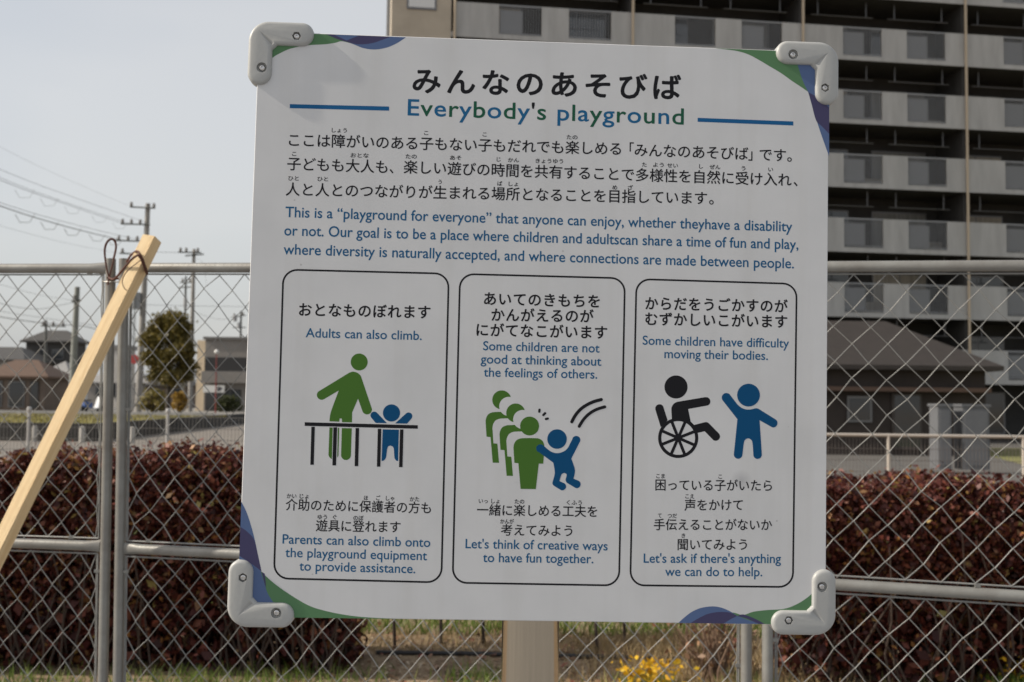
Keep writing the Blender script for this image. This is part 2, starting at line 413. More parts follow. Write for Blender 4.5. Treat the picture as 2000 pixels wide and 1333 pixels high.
for t, a, c, e in (('This is a “playground for everyone” that anyone can enjoy, whether theyhave a disability', (557.2, 424.2), (1547.3, 452.6), 25.2),
                   ('or not. Our goal is to be a place where children and adultscan share a time of fun and play,', (555, 460), (1559.3, 487.4), 25.2),
                   ('where diversity is naturally accepted, and where connections are made between people.', (553.6, 497), (1550.6, 524.6), 25.2),
                   ('Adults can also climb.', (596.8, 659), (823.6, 664.5), 21.8),
                   ('Parents can also climb onto', (551.6, 1061.9), (840.3, 1068.7), 21.8), ('the playground equipment', (557, 1088.2), (834, 1094.7), 21.8), ('to provide assistance.', (584.4, 1114.6), (811, 1120), 21.8),
                   ('Some children are not', (943.4, 684.4), (1171, 689), 21.8), ('good at thinking about', (938.5, 710), (1174.5, 714.8), 21.8), ('the feelings of others.', (944.7, 735.8), (1166.4, 740), 21.8),
                   ("Let's think of creative ways", (909, 1071), (1186.8, 1075.4), 21.8), ('to have fun together.', (943, 1098), (1158.9, 1100.5), 21.8),
                   ('Some children have difficulty', (1255, 673.5), (1541, 679.4), 21.8), ('moving their bodies.', (1297.5, 699.8), (1499.8, 703.5), 21.8),
                   ("Let's ask if there's anything", (1257, 1099.4), (1525.3, 1100), 21.8), ('we can do to help.', (1299, 1125.3), (1488.8, 1125.9), 21.8)):
    put(L, t, a, c, e*1.17, 1, cjk=False, bold=.011)
for t, a, c in (('おとなものぼれます', (584, 605), (840.8, 610.3)), ('あいてのきもちを', (945.3, 583.5), (1171.7, 589)), ('かんがえるのが', (959.7, 615), (1159.5, 618.2)),
                ('にがてなこがいます', (930.6, 644.4), (1186, 650)), ('からだをうごかすのが', (1260.3, 592.7), (1538.6, 598.7)), ('むずかしいこがいます', (1260.3, 623), (1537.7, 628.7))):
    put(L, t, a, c, 28, 0, spacing=1.08, bold=.022)
for t, a, c in (('介助のために保護者の方も', (558, 985.8), (841.8, 992.6)), ('遊具に登れます', (617, 1026.8), (782.3, 1029.7)),
                ('一緒に楽しめる工夫を', (931.6, 996.2), (1166.6, 999.4)), ('考えてみよう', (978.4, 1035.4), (1118, 1037.2)),
                ('困っている子がいたら', (1280, 947.4), (1507.8, 948.8)), ('声をかけて', (1336.7, 986.8), (1450.8, 986.4)),
                ('手伝えることがないか', (1277, 1024.9), (1507.8, 1025.4)), ('聞いてみよう', (1323.4, 1063.9), (1459, 1063.9))):
    put(L, t, a, c, 24, 0, bold=.013)
sgn2(L.build('lettering', [MT['black'], MT['blue'], MT['tblue'], MT['tgreen']]), panel)

# ---- pictograms (materials: 0 green, 1 blue, 2 black, 3 white)
PM = [MT['pgreen'], MT['pblue'], MT['black'], MT['white']]
LAY[0] = 0; z_ = Z(530, 660, 4.761); mb = MB()
fl = lambda pts, mi: fill(mb, z_(pts), mi)
fl(circ((817, 226), 79), 0)
fl(catmull([(725, 325), (745, 318), (765, 316), (800, 326), (828, 350), (840, 378)], 4) + [(935, 660)] + circ((890, 668), 46, 14, -.2, math.pi-.25)[1:] +
   [(806, 568), (752, 695), (750, 788), (657, 786), (655, 752), (635, 752), (632, 782), (540, 778)] + catmull([(543, 745), (548, 712), (565, 655), (626, 492)], 4) +
   [(490, 572)] + circ((468, 533), 45, 12, math.pi/3, math.pi*4/3)[1:], 0)
fl([(540, 834), (571, 835), (563, 1128), (552, 1123), (538, 1110), (531, 1090)], 0)
fl([(618, 838), (631, 838), (624, 1098), (613, 1114)], 0)
fl([(655, 840), (748, 842), (740, 1094)] + circ((694, 1092), 46, 12, 0, math.pi)[1:] + [(648, 1092)], 0)
fl(circ((1117, 700), 80), 1)
fl([(970, 793), (930, 745)] + circ((957, 722), 35, 12, math.pi*.82, math.pi*1.8) + [(1075, 795)], 1)
fl([(1262, 800), (1303, 752)] + circ((1276, 730), 35, 12, .6, -2.4) + [(1150, 797)], 1)
fl([(1035, 852), (1186, 855), (1179, 1148), (1160, 1143), (1145, 1122), (1138, 1030), (1130, 1013), (1107, 1003), (1086, 1011), (1078, 1030), (1068, 1110), (1058, 1132), (1040, 1145), (1025, 1146)], 1)
fl([(310, 786), (1362, 814), (1362, 847), (310, 820)], 2)
for x0, x1, y0, y1, dx in ((372, 405, 828, 1182, 10), (577, 612, 833, 1188, 10), (783, 817, 840, 1195, 9), (990, 1023, 847, 1200, 9), (1196, 1229, 853, 1204, 9)):
    fl([(x0, y0), (x1, y0), (x1-dx, y1), (x0-dx, y1)], 2)
sgn2(mb.build('pictogram', PM), panel)

LAY[0] = 0; z_ = Z(920, 740, 5.553); mb = MB()
fl = lambda pts, mi: fill(mb, z_(pts), mi)
body = catmull([(460, 760), (460, 740), (468, 705), (490, 670), (530, 650), (580, 645), (635, 644), (690, 645), (735, 650), (772, 672), (792, 712), (797, 760)], 4) + [(783, 922), (735, 922), (703, 1198), (537, 1196), (513, 918), (470, 914)]
for k in (4, 3, 2, 1, 0):
    mi = 3 if k in (1, 3) else 0; dx, dy = -75.5*k, -71*k
    fl([(x+dx, y+dy) for x, y in body], mi)
    fl(circ((635+dx, 514+dy), 103), mi)
    if k in (2, 4):
        pass
fl(circ((933, 655), 106), 1)
fl([(735, 795)] + circ((752, 757), 45, 14, math.pi*.65, math.pi*1.72) + catmull([(800, 738), (840, 772), (880, 797), (933, 808), (985, 798), (1030, 773), (1058, 738)], 4) +
   [(1102, 648)] + circ((1141, 666), 45, 12, math.pi*1.15, math.pi*2.15) + catmull([(1088, 868), (1110, 928), (1128, 1000), (1112, 1085)], 4) + [(1168, 1108)] +
   circ((1146, 1145), 43, 12, -1.1, 2.1) + catmull([(1040, 1130), (1025, 1100), (1037, 1045), (1025, 1028), (1005, 1025), (982, 1040), (968, 1080), (960, 1112)], 4) + [(1010, 1134)] +
   circ((989, 1170), 42, 12, -1.1, 2.1) + catmull([(895, 1160), (882, 1135), (890, 1100), (908, 1020), (892, 912)], 4), 1)
for a, c in (((743, 337), (740, 358)), ((803, 375), (784, 394)), ((812, 438), (832, 433))): fl(capsule(a, c, 13), 2)
def arcstroke(pts, w):
    q = catmull(pts, 8); stroke(mb, z_(q), w/5.553*PXM, 2)
    fl(circ(pts[0], w/2, 16), 2); fl(circ(pts[-1], w/2, 16), 2)
arcstroke([(1093, 468), (1130, 400), (1185, 335), (1250, 288), (1330, 250), (1412, 227)], 36)
arcstroke([(1173, 517), (1215, 450), (1265, 395), (1325, 352), (1385, 325), (1450, 306)], 34)
sgn2(mb.build('pictogram', PM), panel)

LAY[0] = 0; z_ = Z(1250, 700, 6.058); mb = MB()
fl = lambda pts, mi: fill(mb, z_(pts), mi)
fl(circ((426, 341), 137), 2)
WC = (452, 944)
ring_top = [(WC[0]+222*math.cos(a), WC[1]+222*math.sin(a)) for a in np.linspace(math.atan2(-54, 216), math.atan2(-208, -72), 12)]
fl(catmull([(378, 735), (371, 610), (378, 572), (400, 538), (440, 516)], 4) + [(772, 461)] + circ((781, 513), 52, 12, -1.75, 1.35) + [(570, 602), (600, 750), (640, 790), (765, 758)] +
   catmull([(780, 756), (800, 760), (822, 777)], 3) + circ((895, 926), 52, 12, -.75, 2.35) + [(765, 865), (685, 883)] + ring_top, 2)
fl([(245, 815)] + circ((231, 596), 51, 12, math.pi*.93, math.pi*1.9) + [(327, 735), (305, 760), (270, 800)], 2)
k = 64; o_ = circ(WC, 238, k); i_ = circ(WC, 199, k)
po = z_(o_); pi_ = z_(i_); zz = zlay(); mb.mi = 2
mb.add([(x, y, zz) for x, y in po+pi_], [(i, k+i, k+(i+1) % k, (i+1) % k) for i in range(k)])
for j in range(4):
    a = rad(23.5+45*j); dx, dy = 212*math.cos(a), 212*math.sin(a)
    nx, ny = -math.sin(a)*18, math.cos(a)*18
    fl([(WC[0]-dx+nx, WC[1]-dy+ny), (WC[0]+dx+nx, WC[1]+dy+ny), (WC[0]+dx-nx, WC[1]+dy-ny), (WC[0]-dx-nx, WC[1]-dy-ny)], 2)
fl(circ(WC, 46), 2)
fl(circ((1284, 437), 135), 1)
fl(circ((1022, 467), 55, 14, math.pi*.8, math.pi*1.8) + catmull([(1150, 545), (1190, 580), (1235, 601), (1285, 608), (1330, 602), (1372, 592), (1400, 598)], 4) +
   [(1600, 722)] + circ((1575, 768), 52, 12, -1.0, 2.0) + [(1415, 735), (1442, 1140)] + circ((1391, 1142), 51, 12, 0, math.pi) +
   catmull([(1341, 1140), (1330, 1000), (1310, 962), (1280, 949), (1250, 962), (1230, 1000), (1213, 1140)], 4) + circ((1161, 1140), 51, 12, 0, math.pi) + [(1110, 1140), (1152, 722)], 1)
sgn2(mb.build('pictogram', PM), panel)

# ---- corner guards with bolts
GL, GW, GR, GC = .067, .0248, .021, .0052
def guard_ring(d, z, c=None):
    c = GC if c is None else c
    p = []
    p += [(GR+(GR-d)*math.cos(a), GR+(GR-d)*math.sin(a)) for a in np.linspace(math.pi, 1.5*math.pi, 10)]     # outer corner
    ec = (GL-GW/2, GW/2); r = GW/2-d
    p += [(ec[0]+r*math.cos(a), ec[1]+r*math.sin(a)) for a in np.linspace(-math.pi/2, math.pi/2, 16)]
    A = (GW-d+c, GW-d); Bp = (GW-d, GW-d+c)
    p += [A, ((A[0]+Bp[0])/2, (A[1]+Bp[1])/2), Bp]
    ec = (GW/2, GL-GW/2)
    p += [(ec[0]+r*math.cos(a), ec[1]+r*math.sin(a)) for a in np.linspace(0, math.pi, 16)]
    return [(x, y, z) for x, y in p]
HF = .0041
mb = MB(); rings = [guard_ring(.0012, -.012), guard_ring(0, -.011), guard_ring(0, HF-.0037), guard_ring(.0003, HF-.0026), guard_ring(.0010, HF-.0013), guard_ring(.0022, HF-.0004), guard_ring(.0040, HF)]
kk = len(rings[0]); im = 10+16+1                         # index of the chamfer's middle point
top = rings[-1]
top[im] = (top[im][0], top[im][1], HF-.0026)             # bottom of the notch in the inner corner
vs = [p for r in rings for p in r]
fs = []
for i in range(len(rings)-1):
    for j in range(kk):
        j2 = (j+1) % kk; fs.append((i*kk+j, i*kk+j2, (i+1)*kk+j2, (i+1)*kk+j))
fs.append(tuple(range(kk))[::-1])
vs.append((.0115, .0115, HF)); apex = len(vs)-1; t0 = (len(rings)-1)*kk
fs.append(tuple(t0+j for j in range(im)) + (apex,) + tuple(t0+j for j in range(im+1, kk)))
fs += [(t0+im-1, t0+im, apex), (t0+im, t0+im+1, apex)]
mb.add(vs, fs)
gtmp = mb.build('guard_body', [MT['guard'], MT['hole']])
cut = MB()
cut.lathe([(.0053, HF-.0034), (.0053, HF+.01)], 28, Matrix.Translation((.0495, .0150, 0)))
cut.lathe([(.0047, HF-.0034), (.0047, HF+.01)], 6, Matrix.Translation((.0150, .0495, 0)) @ Matrix.Rotation(rad(30), 4, 'Z'))
ctmp = cut.build('cutter', [MT['guard']])
bmod = gtmp.modifiers.new('b', 'BOOLEAN'); bmod.object = ctmp; bmod.solver = 'EXACT'
bpy.context.view_layer.update()
gme = bpy.data.meshes.new_from_object(gtmp.evaluated_get(bpy.context.evaluated_depsgraph_get()))
gme.polygons.foreach_set('use_smooth', [True]*len(gme.polygons)); gme.set_sharp_from_angle(angle=rad(32))
bpy.data.objects.remove(gtmp); bpy.data.objects.remove(ctmp)
mb = MB()
mb.lathe([(.0001, HF-.0022), (.0012, HF-.0022), (.0014, HF-.0006), (.0022, HF-.0007), (.0031, HF-.0016), (.0036, HF-.0030), (.0037, HF-.0035)], 24)
bolt_me = mb.build('bolt', MT['bolt'], smooth=True, angle=50); bme = bolt_me.data; bpy.data.objects.remove(bolt_me)
OV = .010
for (x, y, a) in ((-OV, -OV, 0), (-OV, SH+OV, -90), (SW+OV, SH+OV, 180), (SW+OV, -OV, 90)):
    g = link('corner_guard', gme)
    g.parent = sign; g.matrix_parent_inverse = Matrix.Translation(-Vector(sign.location))
    g.matrix_basis = SIGN @ Matrix.Translation((x, y, 0)) @ Matrix.Rotation(rad(a), 4, 'Z')
    for bx, by in ((.0495, .0150), (.0150, .0495)):
        bo = link('bolt', bme, g); bo.location = (bx, by, 0)

# ---- post and its mounting channel
pt = on_plane(1036, 1240, BLp-NS*.046, NS)
mb = MB(); mb.tube([(pt.x, pt.y, -.02), (pt.x, pt.y, 1.70)], .0303, 40); o = mb.build('post', MT['postm'], smooth=True, angle=50)
o.parent = sign; o.matrix_parent_inverse = Matrix.Translation(-Vector(sign.location))
for v in (.12, .46):
    mb = MB(); mb.box2((SW*.5-.16, v-.02, -.0165), (SW*.5+.16, v+.02, -TH-.0005)); sgn(mb.build('mounting_channel', MT['galv']))

# ------------------------------------------------------------------ chain-link fence (three panels)
FN = Vector((.2008, 1, 0)).normalized(); FP0 = Vector((0, 2.7, 1))
def fp(px, py, off=0.0): return on_plane(px, py, FP0-FN*off, FN)
def down(a, b_, z):               # extend the line a-b to height z
    t = (z-a.z)/(b_.z-a.z); return a.lerp(b_, t)
def pipe_rail(mb, a, c, r, fl=True):   # pipe whose ends are pressed flat onto the posts
    d = (c-a).normalized(); n = 14; prof = [(0, 1.25, .35), (.018, 1.15, .55), (.045, 1.0, 1.0)]
    Ln = (c-a).length; st = [(t, w, f) for t, w, f in prof] + [(Ln-t, w, f) for t, w, f in prof[::-1]]
    up = Vector((0, 0, 1)); side = FN; vs = []; fs = []
    for t, wv, f in st:
        p = a+d*t
        for j in range(n):
            th = 2*math.pi*j/n; vs.append(p+up*math.sin(th)*r*wv+side*math.cos(th)*r*f)
    for i in range(len(st)-1):
        for j in range(n):
            j2 = (j+1) % n; fs.append((i*n+j, i*n+j2, (i+1)*n+j2, (i+1)*n+j))
    fs.append(tuple(range(n))); fs.append(tuple((len(st)-1)*n+j for j in range(n))[::-1])
    mb.add(vs, fs)
def zigzag_mesh(mb, tl, tr, bl, br, Wd, Hd, s0, rw=.0015):
    width = (tr-tl).length; ht = (tl-bl).length
    rows = max(2, int(round(ht/(Hd/2)))); hd = ht/rows
    def P(s, t): return tl.lerp(tr, s/width).lerp(bl.lerp(br, s/width), t/ht)
    i = -1
    jit = {}
    def node(s, r):
        k = (round(s/(Wd/2)), r)
        if k not in jit: jit[k] = (random.gauss(0, .0024), random.gauss(0, .0024))
        return jit[k]
    while True:
        base = s0+i*Wd
        if base-Wd/2 > width: break
        pts = []
        for r in range(rows+1):
            s = base if r % 2 == 0 else base+Wd/2*(1)
            js, jt = node(s, r); dirn = (1 if r % 2 == 0 else -1)
            s += js + (-.0007*dirn if 0 else 0); tt = r*hd+jt
            if s < .004 or s > width-.004: s = min(max(s, .004), width-.004)
            zo = FN*(-.0012 if r % 2 == 0 else .0012)
            c0 = P(s, max(0, tt-.0045)); c1 = P(s, min(ht, tt+.0045))
            if r not in (0, rows):
                pts += [c0+zo*.5, c1+zo*.5] if 0 else [P(s, tt)+zo]
            else: pts.append(P(s, tt))
        clean = [p for n_, p in enumerate(pts)]
        mb.tube(clean, rw, 5, caps=False)
        # the neighbouring wire that zigzags the other way
        pts = []
        for r in range(rows+1):
            s = base if r % 2 == 0 else base-Wd/2
            js, jt = node(s, r); s += js; tt = r*hd+jt
            s = min(max(s, .004), width-.004)
            zo = FN*(.0012 if r % 2 == 0 else -.0012)
            pts.append(P(s, tt)+zo)
        mb.tube(pts, rw, 5, caps=False)
        i += 1
RP = .0134
def fence_panel(label, Lp, Rp, top, mid, Wd, phase_px, wire_off, clips):
    """Lp/Rp: surveyed post (top, bottom); top/mid: rail ends"""
    root = empty('chain_link_fence_panel')
    tag(root, label, 'fence')
    lt, lb = Lp; rt, rb = Rp; lg = down(lt, lb, -.02); rg = down(rt, rb, -.02)
    base = down(lt, lb, 0); root.location = base
    Mi = Matrix.Translation(-base)
    def add(mbx, nm, m, sm=True):
        o = mbx.build(nm, m, root, smooth=sm, angle=50); o.matrix_parent_inverse = Mi; return o
    for a, g in ((lt, lg), (rt, rg)):
        m_ = MB(); m_.tube([a, g], RP, 16); add(m_, 'post', MT['galv'])
    sdir = (rt-lt).normalized()
    def xat(line, t): return line[0].lerp(line[1], t)
    for ln, nm in ((top, 'top_rail'), (mid, 'middle_rail')):
        m_ = MB(); pipe_rail(m_, ln[0], ln[1], RP); add(m_, nm, MT['galv'])
    dz = Vector((0, 0, 1))
    low = (down(lt, lb, .06), down(rt, rb, .06)); m_ = MB(); pipe_rail(m_, low[0]+sdir*RP, low[1]-sdir*RP, RP); add(m_, 'bottom_rail', MT['galv'])
    l1, l2 = wire_off
    a1, b1 = top[0]-dz*.0175, top[1]-dz*.0175
    a2, b2 = mid[0]+dz*.0205, mid[1]+dz*.0205
    a3, b3 = mid[0]-dz*.0205, mid[1]-dz*.0205
    a4, b4 = low[0]+dz*.02+sdir*RP, low[1]+dz*.02-sdir*RP
    ins = .006
    for a, c in ((a1, b1), (a2, b2), (a3, b3), (a4, b4)):
        m_ = MB(); m_.tube([a+sdir*ins, c-sdir*ins], .0023, 6); add(m_, 'edge_wire', MT['wire'])
    for a, c in ((a1, a2), (b1, b2), (a3, a4), (b3, b4)):
        q = sdir*ins if a in (a1, a3) else -sdir*ins
        m_ = MB(); m_.tube([a+q, c+q], .0021, 6); add(m_, 'edge_wire', MT['wire'])
    for up_, dn in (((a1, b1), (a2, b2)), ((a3, b3), (a4, b4))):
        m_ = MB(); zigzag_mesh(m_, up_[0]+sdir*ins, up_[1]-sdir*ins, dn[0]+sdir*ins, dn[1]-sdir*ins, Wd, .0845, phase_px)
        add(m_, 'mesh', MT['wire'])
    for p in clips:
        m_ = MB(); m_.box(p, (.013, .006, .008)); add(m_, 'clip', MT['galv'], False)
    return root
zup = Vector((0, 0, 1))
# left panel: its left post is out of the picture
l_r = (fp(216.5, 506), fp(201, 1333))
l_l = (fp(-760, 508), fp(-790, 1180))
fence_panel('chain link fence panel at far left, ending at the post tied with brown cord', l_l, l_r,
            (fp(-752, 526), fp(207, 524.5)), (fp(-766, 1034), fp(196, 1067)), .0735, .012, (0, 0), [fp(175, 535.5), fp(139.5, 1050), fp(189, 1116)])
m_r = (fp(1459.5, 506), fp(1457.5, 1333)); m_l = (fp(242.5, 506), fp(230.5, 1333))
fence_panel('chain link fence panel directly behind the white board', m_l, m_r,
            (fp(252, 523.5), fp(1450, 522.5)), (fp(242, 1071.5), fp(1449, 1130)), .0757, .031, (0, 0), [fp(290, 1057), fp(246, 1117), fp(250, 800), fp(1441, 1300)])
r_l = (fp(1500.5, 506), fp(1499, 1333)); r_r = (fp(2560, 500), fp(2552, 1500))
fence_panel('chain link fence panel at the right, in front of the apartment block', r_l, r_r,
            (fp(1510, 522), fp(2550, 517)), (fp(1509, 1134), fp(2545, 1200)), .0795, .020, (0, 0), [fp(1909, 1144), fp(1514, 1250)])

# strap between the two left posts
mb = MB(); a = fp(205, 551, .017); c = fp(236, 551, .017)
mb.tube([fp(200, 549, .0), a, fp(220, 551, .018), c, fp(248, 551.5, 0), fp(220, 551, -.017), fp(200, 549, 0)], .0018, 6)
tag(mb.build('tie_wire', MT['galv'], smooth=True), 'thin silver wire tying the two posts together below the brown cord', 'wire')

# ------------------------------------------------------------------ wooden stake and its cord
st = at(297.5, 466, 2.835); sb = at(42, 985, 2.80); sb = down(st, sb, -.03)
ax = (sb-st).normalized()
view = (st-CAM).normalized()
fx = ax.cross(view).normalized(); fy = fx.cross(ax).normalized()     # fx sideways, fy towards/away
q45 = rad(52)
e1 = (fx*math.cos(q45)+fy*math.sin(q45)); e2 = (-fx*math.sin(q45)+fy*math.cos(q45)); hs = .0185
vs = []
for p, ext in ((st, 1), (sb, 0)):
    for s1, s2 in ((-1, -1), (1, -1), (1, 1), (-1, 1)):
        off = e1*hs*s1+e2*hs*s2
        v = p+off
        vs.append(v)
near = min(range(4), key=lambda i: (vs[i]-CAM).length); vs[near] = vs[near]-ax*.009; vs[(near+2) % 4] = vs[(near+2) % 4]+ax*.009
# end cut slightly out of square
mb = MB(); zax = -ax
loc = Matrix.Identity(4)
for i in range(3): loc[i][0] = e1[i]; loc[i][1] = e2[i]; loc[i][2] = zax[i]; loc[i][3] = sb[i]
li = loc.inverted()
mb.add([li @ v for v in vs], [(0, 1, 2, 3), (7, 6, 5, 4), (0, 4, 5, 1), (1, 5, 6, 2), (2, 6, 7, 3), (3, 7, 4, 0)])
stake = mb.build('wooden_stake', MT['wood']); stake.matrix_world = loc
bm = bmesh.new(); bm.from_mesh(stake.data); bmesh.ops.recalc_face_normals(bm, faces=bm.faces); bmesh.ops.bevel(bm, geom=list(bm.edges), offset=.0012, segments=2, affect='EDGES'); bm.to_mesh(stake.data); bm.free()
tag(stake, 'pale square timber stake leaning against the fence, tied on with brown cord', 'stake')
def zc(x, y, z): return at(180+x/8.33, 440+y/8.33, z)
def cpath(pts, n=6):
    P3 = [Vector(p) for p in pts]; r = []
    for i in range(len(P3)-1):
        p0 = P3[max(i-1, 0)]; p1 = P3[i]; p2 = P3[i+1]; p3 = P3[min(i+2, len(P3)-1)]
        for j in range(n):
            t = j/n; r.append(.5*((2*p1)+(p2-p0)*t+(2*p0-5*p1+4*p2-p3)*t*t+(3*p1-p0-3*p2+p3)*t**3))
    return r+[P3[-1]]
cord = empty('binding_twine', zc(280, 860, 2.86))
tag(cord, 'brown cord knotted round the fence post and the timber stake, with a loose loop', 'twine')
ci = Matrix.Translation(-Vector(cord.location))
def cadd(pts, r, nm):
    m_ = MB(); m_.tube(cpath(pts), r, 8); o = m_.build(nm, MT['cord'], cord, smooth=True, angle=60); o.matrix_parent_inverse = ci
zA, zB = 2.885, 2.785
cadd([zc(x, y, zA) for x, y in ((283, 880), (245, 750), (210, 560), (200, 400), (235, 280), (310, 222), (375, 262), (392, 370), (352, 560), (300, 760), (252, 975))], .0021, 'loop')
cadd([zc(x, y, zA) for x, y in ((290, 875), (252, 760), (222, 570), (213, 410), (246, 290), (312, 236), (364, 272), (380, 372), (338, 560))], .0016, 'loop')
cadd([zc(270, 855, zA), zc(340, 885, 2.87), zc(405, 835, 2.85), zc(520, 700, 2.82), zc(640, 560, 2.80), zc(740, 492, zB), zc(792, 525, zB), zc(840, 620, zB+.01), zc(880, 730, 2.83), zc(885, 800, 2.87), zc(760, 820, 2.90), zc(500, 860, 2.92), zc(300, 880, 2.92), zc(255, 860, 2.89)], .0030, 'wrap')
cadd([zc(560, 600, 2.86), zc(640, 480, 2.85), zc(730, 425, 2.805), zc(775, 470, zB), zc(828, 570, zB+.005), zc(872, 720, 2.82), zc(884, 790, 2.86)], .0028, 'wrap')
cadd([zc(755, 500, zB), zc(800, 560, zB), zc(850, 690, zB+.015), zc(885, 780, 2.83)], .0030, 'wrap')
cadd([zc(800, 560, 2.776), zc(700, 640, 2.762), zc(590, 730, 2.765), zc(505, 850, 2.772), zc(495, 960, 2.772), zc(530, 1035, 2.768), zc(572, 1065, 2.768)], .0012, 'loop')  # thin strand drawn along the curve of the cord's shadow on the stake

# ------------------------------------------------------------------ ground
GM = mat('soil', (.34, .25, .155), rough=.95, col2=(.19, .135, .085), vscale=5, bump=.6, bscale=60)
mb = MB(); n = 60; ext = 600
mb.add([(-ext, -ext, 0), (ext, -ext, 0), (ext, ext, 0), (-ext, ext, 0)], [(0, 1, 2, 3)])
struct(mb.build('ground', GM))
ROADM = mat('road_tarmac', (.165, .148, .13), rough=.9, var=.12, vscale=1.2, bump=.15, bscale=80)
mb = MB(); mb.add([(-80, 15.6, .004), (-2, 15.6, .004), (-4, 120, .004), (-80, 120, .004)], [(0, 1, 2, 3)])
struct(mb.build('road', ROADM))
mb = MB(); mb.add([(-2, 15.6, .006), (60, 15.6, .006), (60, 60, .006), (-3.2, 60, .006)], [(0, 1, 2, 3)])
struct(mb.build('pavement', mat('pavement_concrete', (.095, .09, .084), rough=.9, var=.15, vscale=.9, bump=.1, bscale=60)))
mb = MB(); mb.add([(-30, -30, .005), (30, -30, .005), (30, 2.95, .005), (-30, 2.95, .005)], [(0, 1, 2, 3)])
struct(mb.build('bounce_ground', mat('bounce_ground_grey', (.24, .24, .245), rough=.95, var=.15, vscale=6, bump=.4, bscale=90)))  # unseen grey ground, added to neutralise warm bounce light on the board
# raised lot on the left with a dark retaining wall
LH = .55
lot = [(-200, 36.2), (-14.1, 36.2), (-16.4, 64), (-19, 95), (-40, 420), (-200, 420)]
mb = MB(); k = len(lot)
mb.add([(x, y, LH) for x, y in lot]+[(x, y, -.1) for x, y in lot], [tuple(range(k))]+[(i, (i+1) % k, k+(i+1) % k, k+i)[::-1] for i in range(k)])
struct(mb.build('raised_lot', mat('lot_tarmac', (.19, .18, .165), rough=.9, var=.15, vscale=.6)))
wl = [(-120, 36.0), (-13.9, 36.0), (-16.2, 64), (-18.8, 95)]
mb = MB()
for i in range(3):
    a = Vector((*wl[i], 0)); c = Vector((*wl[i+1], 0)); d = (c-a).normalized(); nn = Vector((d.y, -d.x, 0))*.1
    q = [a-nn*0, c, c+Vector((-d.y, d.x, 0))*.2, a+Vector((-d.y, d.x, 0))*.2]
    mb.add([(p.x, p.y, 0) for p in q]+[(p.x, p.y, LH+.06) for p in q], [(0, 3, 2, 1), (4, 5, 6, 7), (0, 1, 5, 4), (1, 2, 6, 5), (2, 3, 7, 6), (3, 0, 4, 7)])
tag(mb.build('retaining_wall', mat('wall_dark_block', (.035, .033, .031), rough=.9, var=.3, vscale=2.5, bump=.3, bscale=10)), 'long low dark retaining wall beyond the road, below the grass strip', 'wall')

# ------------------------------------------------------------------ vegetation helpers
def leaves(name, P, size, m, parent=None, flat=.0, aspect=1.7, droop=None):
    """one small four-sided leaf per point of P"""
    N = len(P); sz = size*RNG.uniform(.6, 1.35, N)
    nrm = RNG.normal(size=(N, 3)); nrm[:, 2] = np.abs(nrm[:, 2])+flat; nrm /= np.linalg.norm(nrm, axis=1)[:, None]
    t = RNG.normal(size=(N, 3)); t -= nrm*(t*nrm).sum(1)[:, None]; t /= np.linalg.norm(t, axis=1)[:, None]
    b2 = np.cross(nrm, t)
    a = P-t*(sz*.5*aspect)[:, None]; c = P+t*(sz*.5*aspect)[:, None]
    l = P-b2*(sz*.5)[:, None]+nrm*(sz*.12)[:, None]; r = P+b2*(sz*.5)[:, None]+nrm*(sz*.12)[:, None]
    V = np.empty((N*4, 3)); V[0::4] = a; V[1::4] = l; V[2::4] = c; V[3::4] = r
    idx = np.arange(N)*4; Fc = np.stack([idx, idx+3, idx+2, idx+1], 1)
    me = bpy.data.meshes.new(name); me.vertices.add(N*4); me.vertices.foreach_set('co', V.ravel())
    me.loops.add(N*4); me.loops.foreach_set('vertex_index', Fc.ravel().astype(np.int32))
    me.polygons.add(N); me.polygons.foreach_set('loop_start', (np.arange(N)*4).astype(np.int32)); me.polygons.foreach_set('loop_total', np.full(N, 4, np.int32))
    me.update(calc_edges=True); me.materials.append(m)
    return link(name, me, parent)
def blades(name, P, h, w, m, parent=None):
    N = len(P); hh = h*RNG.uniform(.4, 1.3, N); th = RNG.uniform(0, 2*np.pi, N); ln = RNG.normal(0, .35, (N, 2))*hh[:, None]
    dx = np.stack([np.cos(th), np.sin(th), np.zeros(N)], 1)*(w*.5)
    V = np.empty((N*3, 3)); V[0::3] = P-dx; V[1::3] = P+dx
    tip = P.copy(); tip[:, 0] += ln[:, 0]; tip[:, 1] += ln[:, 1]; tip[:, 2] += hh; V[2::3] = tip
    me = bpy.data.meshes.new(name); me.vertices.add(N*3); me.vertices.foreach_set('co', V.ravel())
    me.loops.add(N*3); me.loops.foreach_set('vertex_index', np.arange(N*3, dtype=np.int32))
    me.polygons.add(N); me.polygons.foreach_set('loop_start', (np.arange(N)*3).astype(np.int32)); me.polygons.foreach_set('loop_total', np.full(N, 3, np.int32))
    me.update(calc_edges=True); me.materials.append(m)
    return link(name, me, parent)
HEDGE = leafmat('hedge_leaves', [(0, (.028, .006, .006)), (.40, (.080, .019, .015)), (.68, (.155, .043, .031)), (.84, (.22, .085, .055)), (.93, (.16, .10, .035)), (.975, (.32, .14, .04)), (1.0, (.34, .30, .10))], trans=.2)
HSTEM = mat('hedge_stems', (.05, .035, .028), rough=.9)
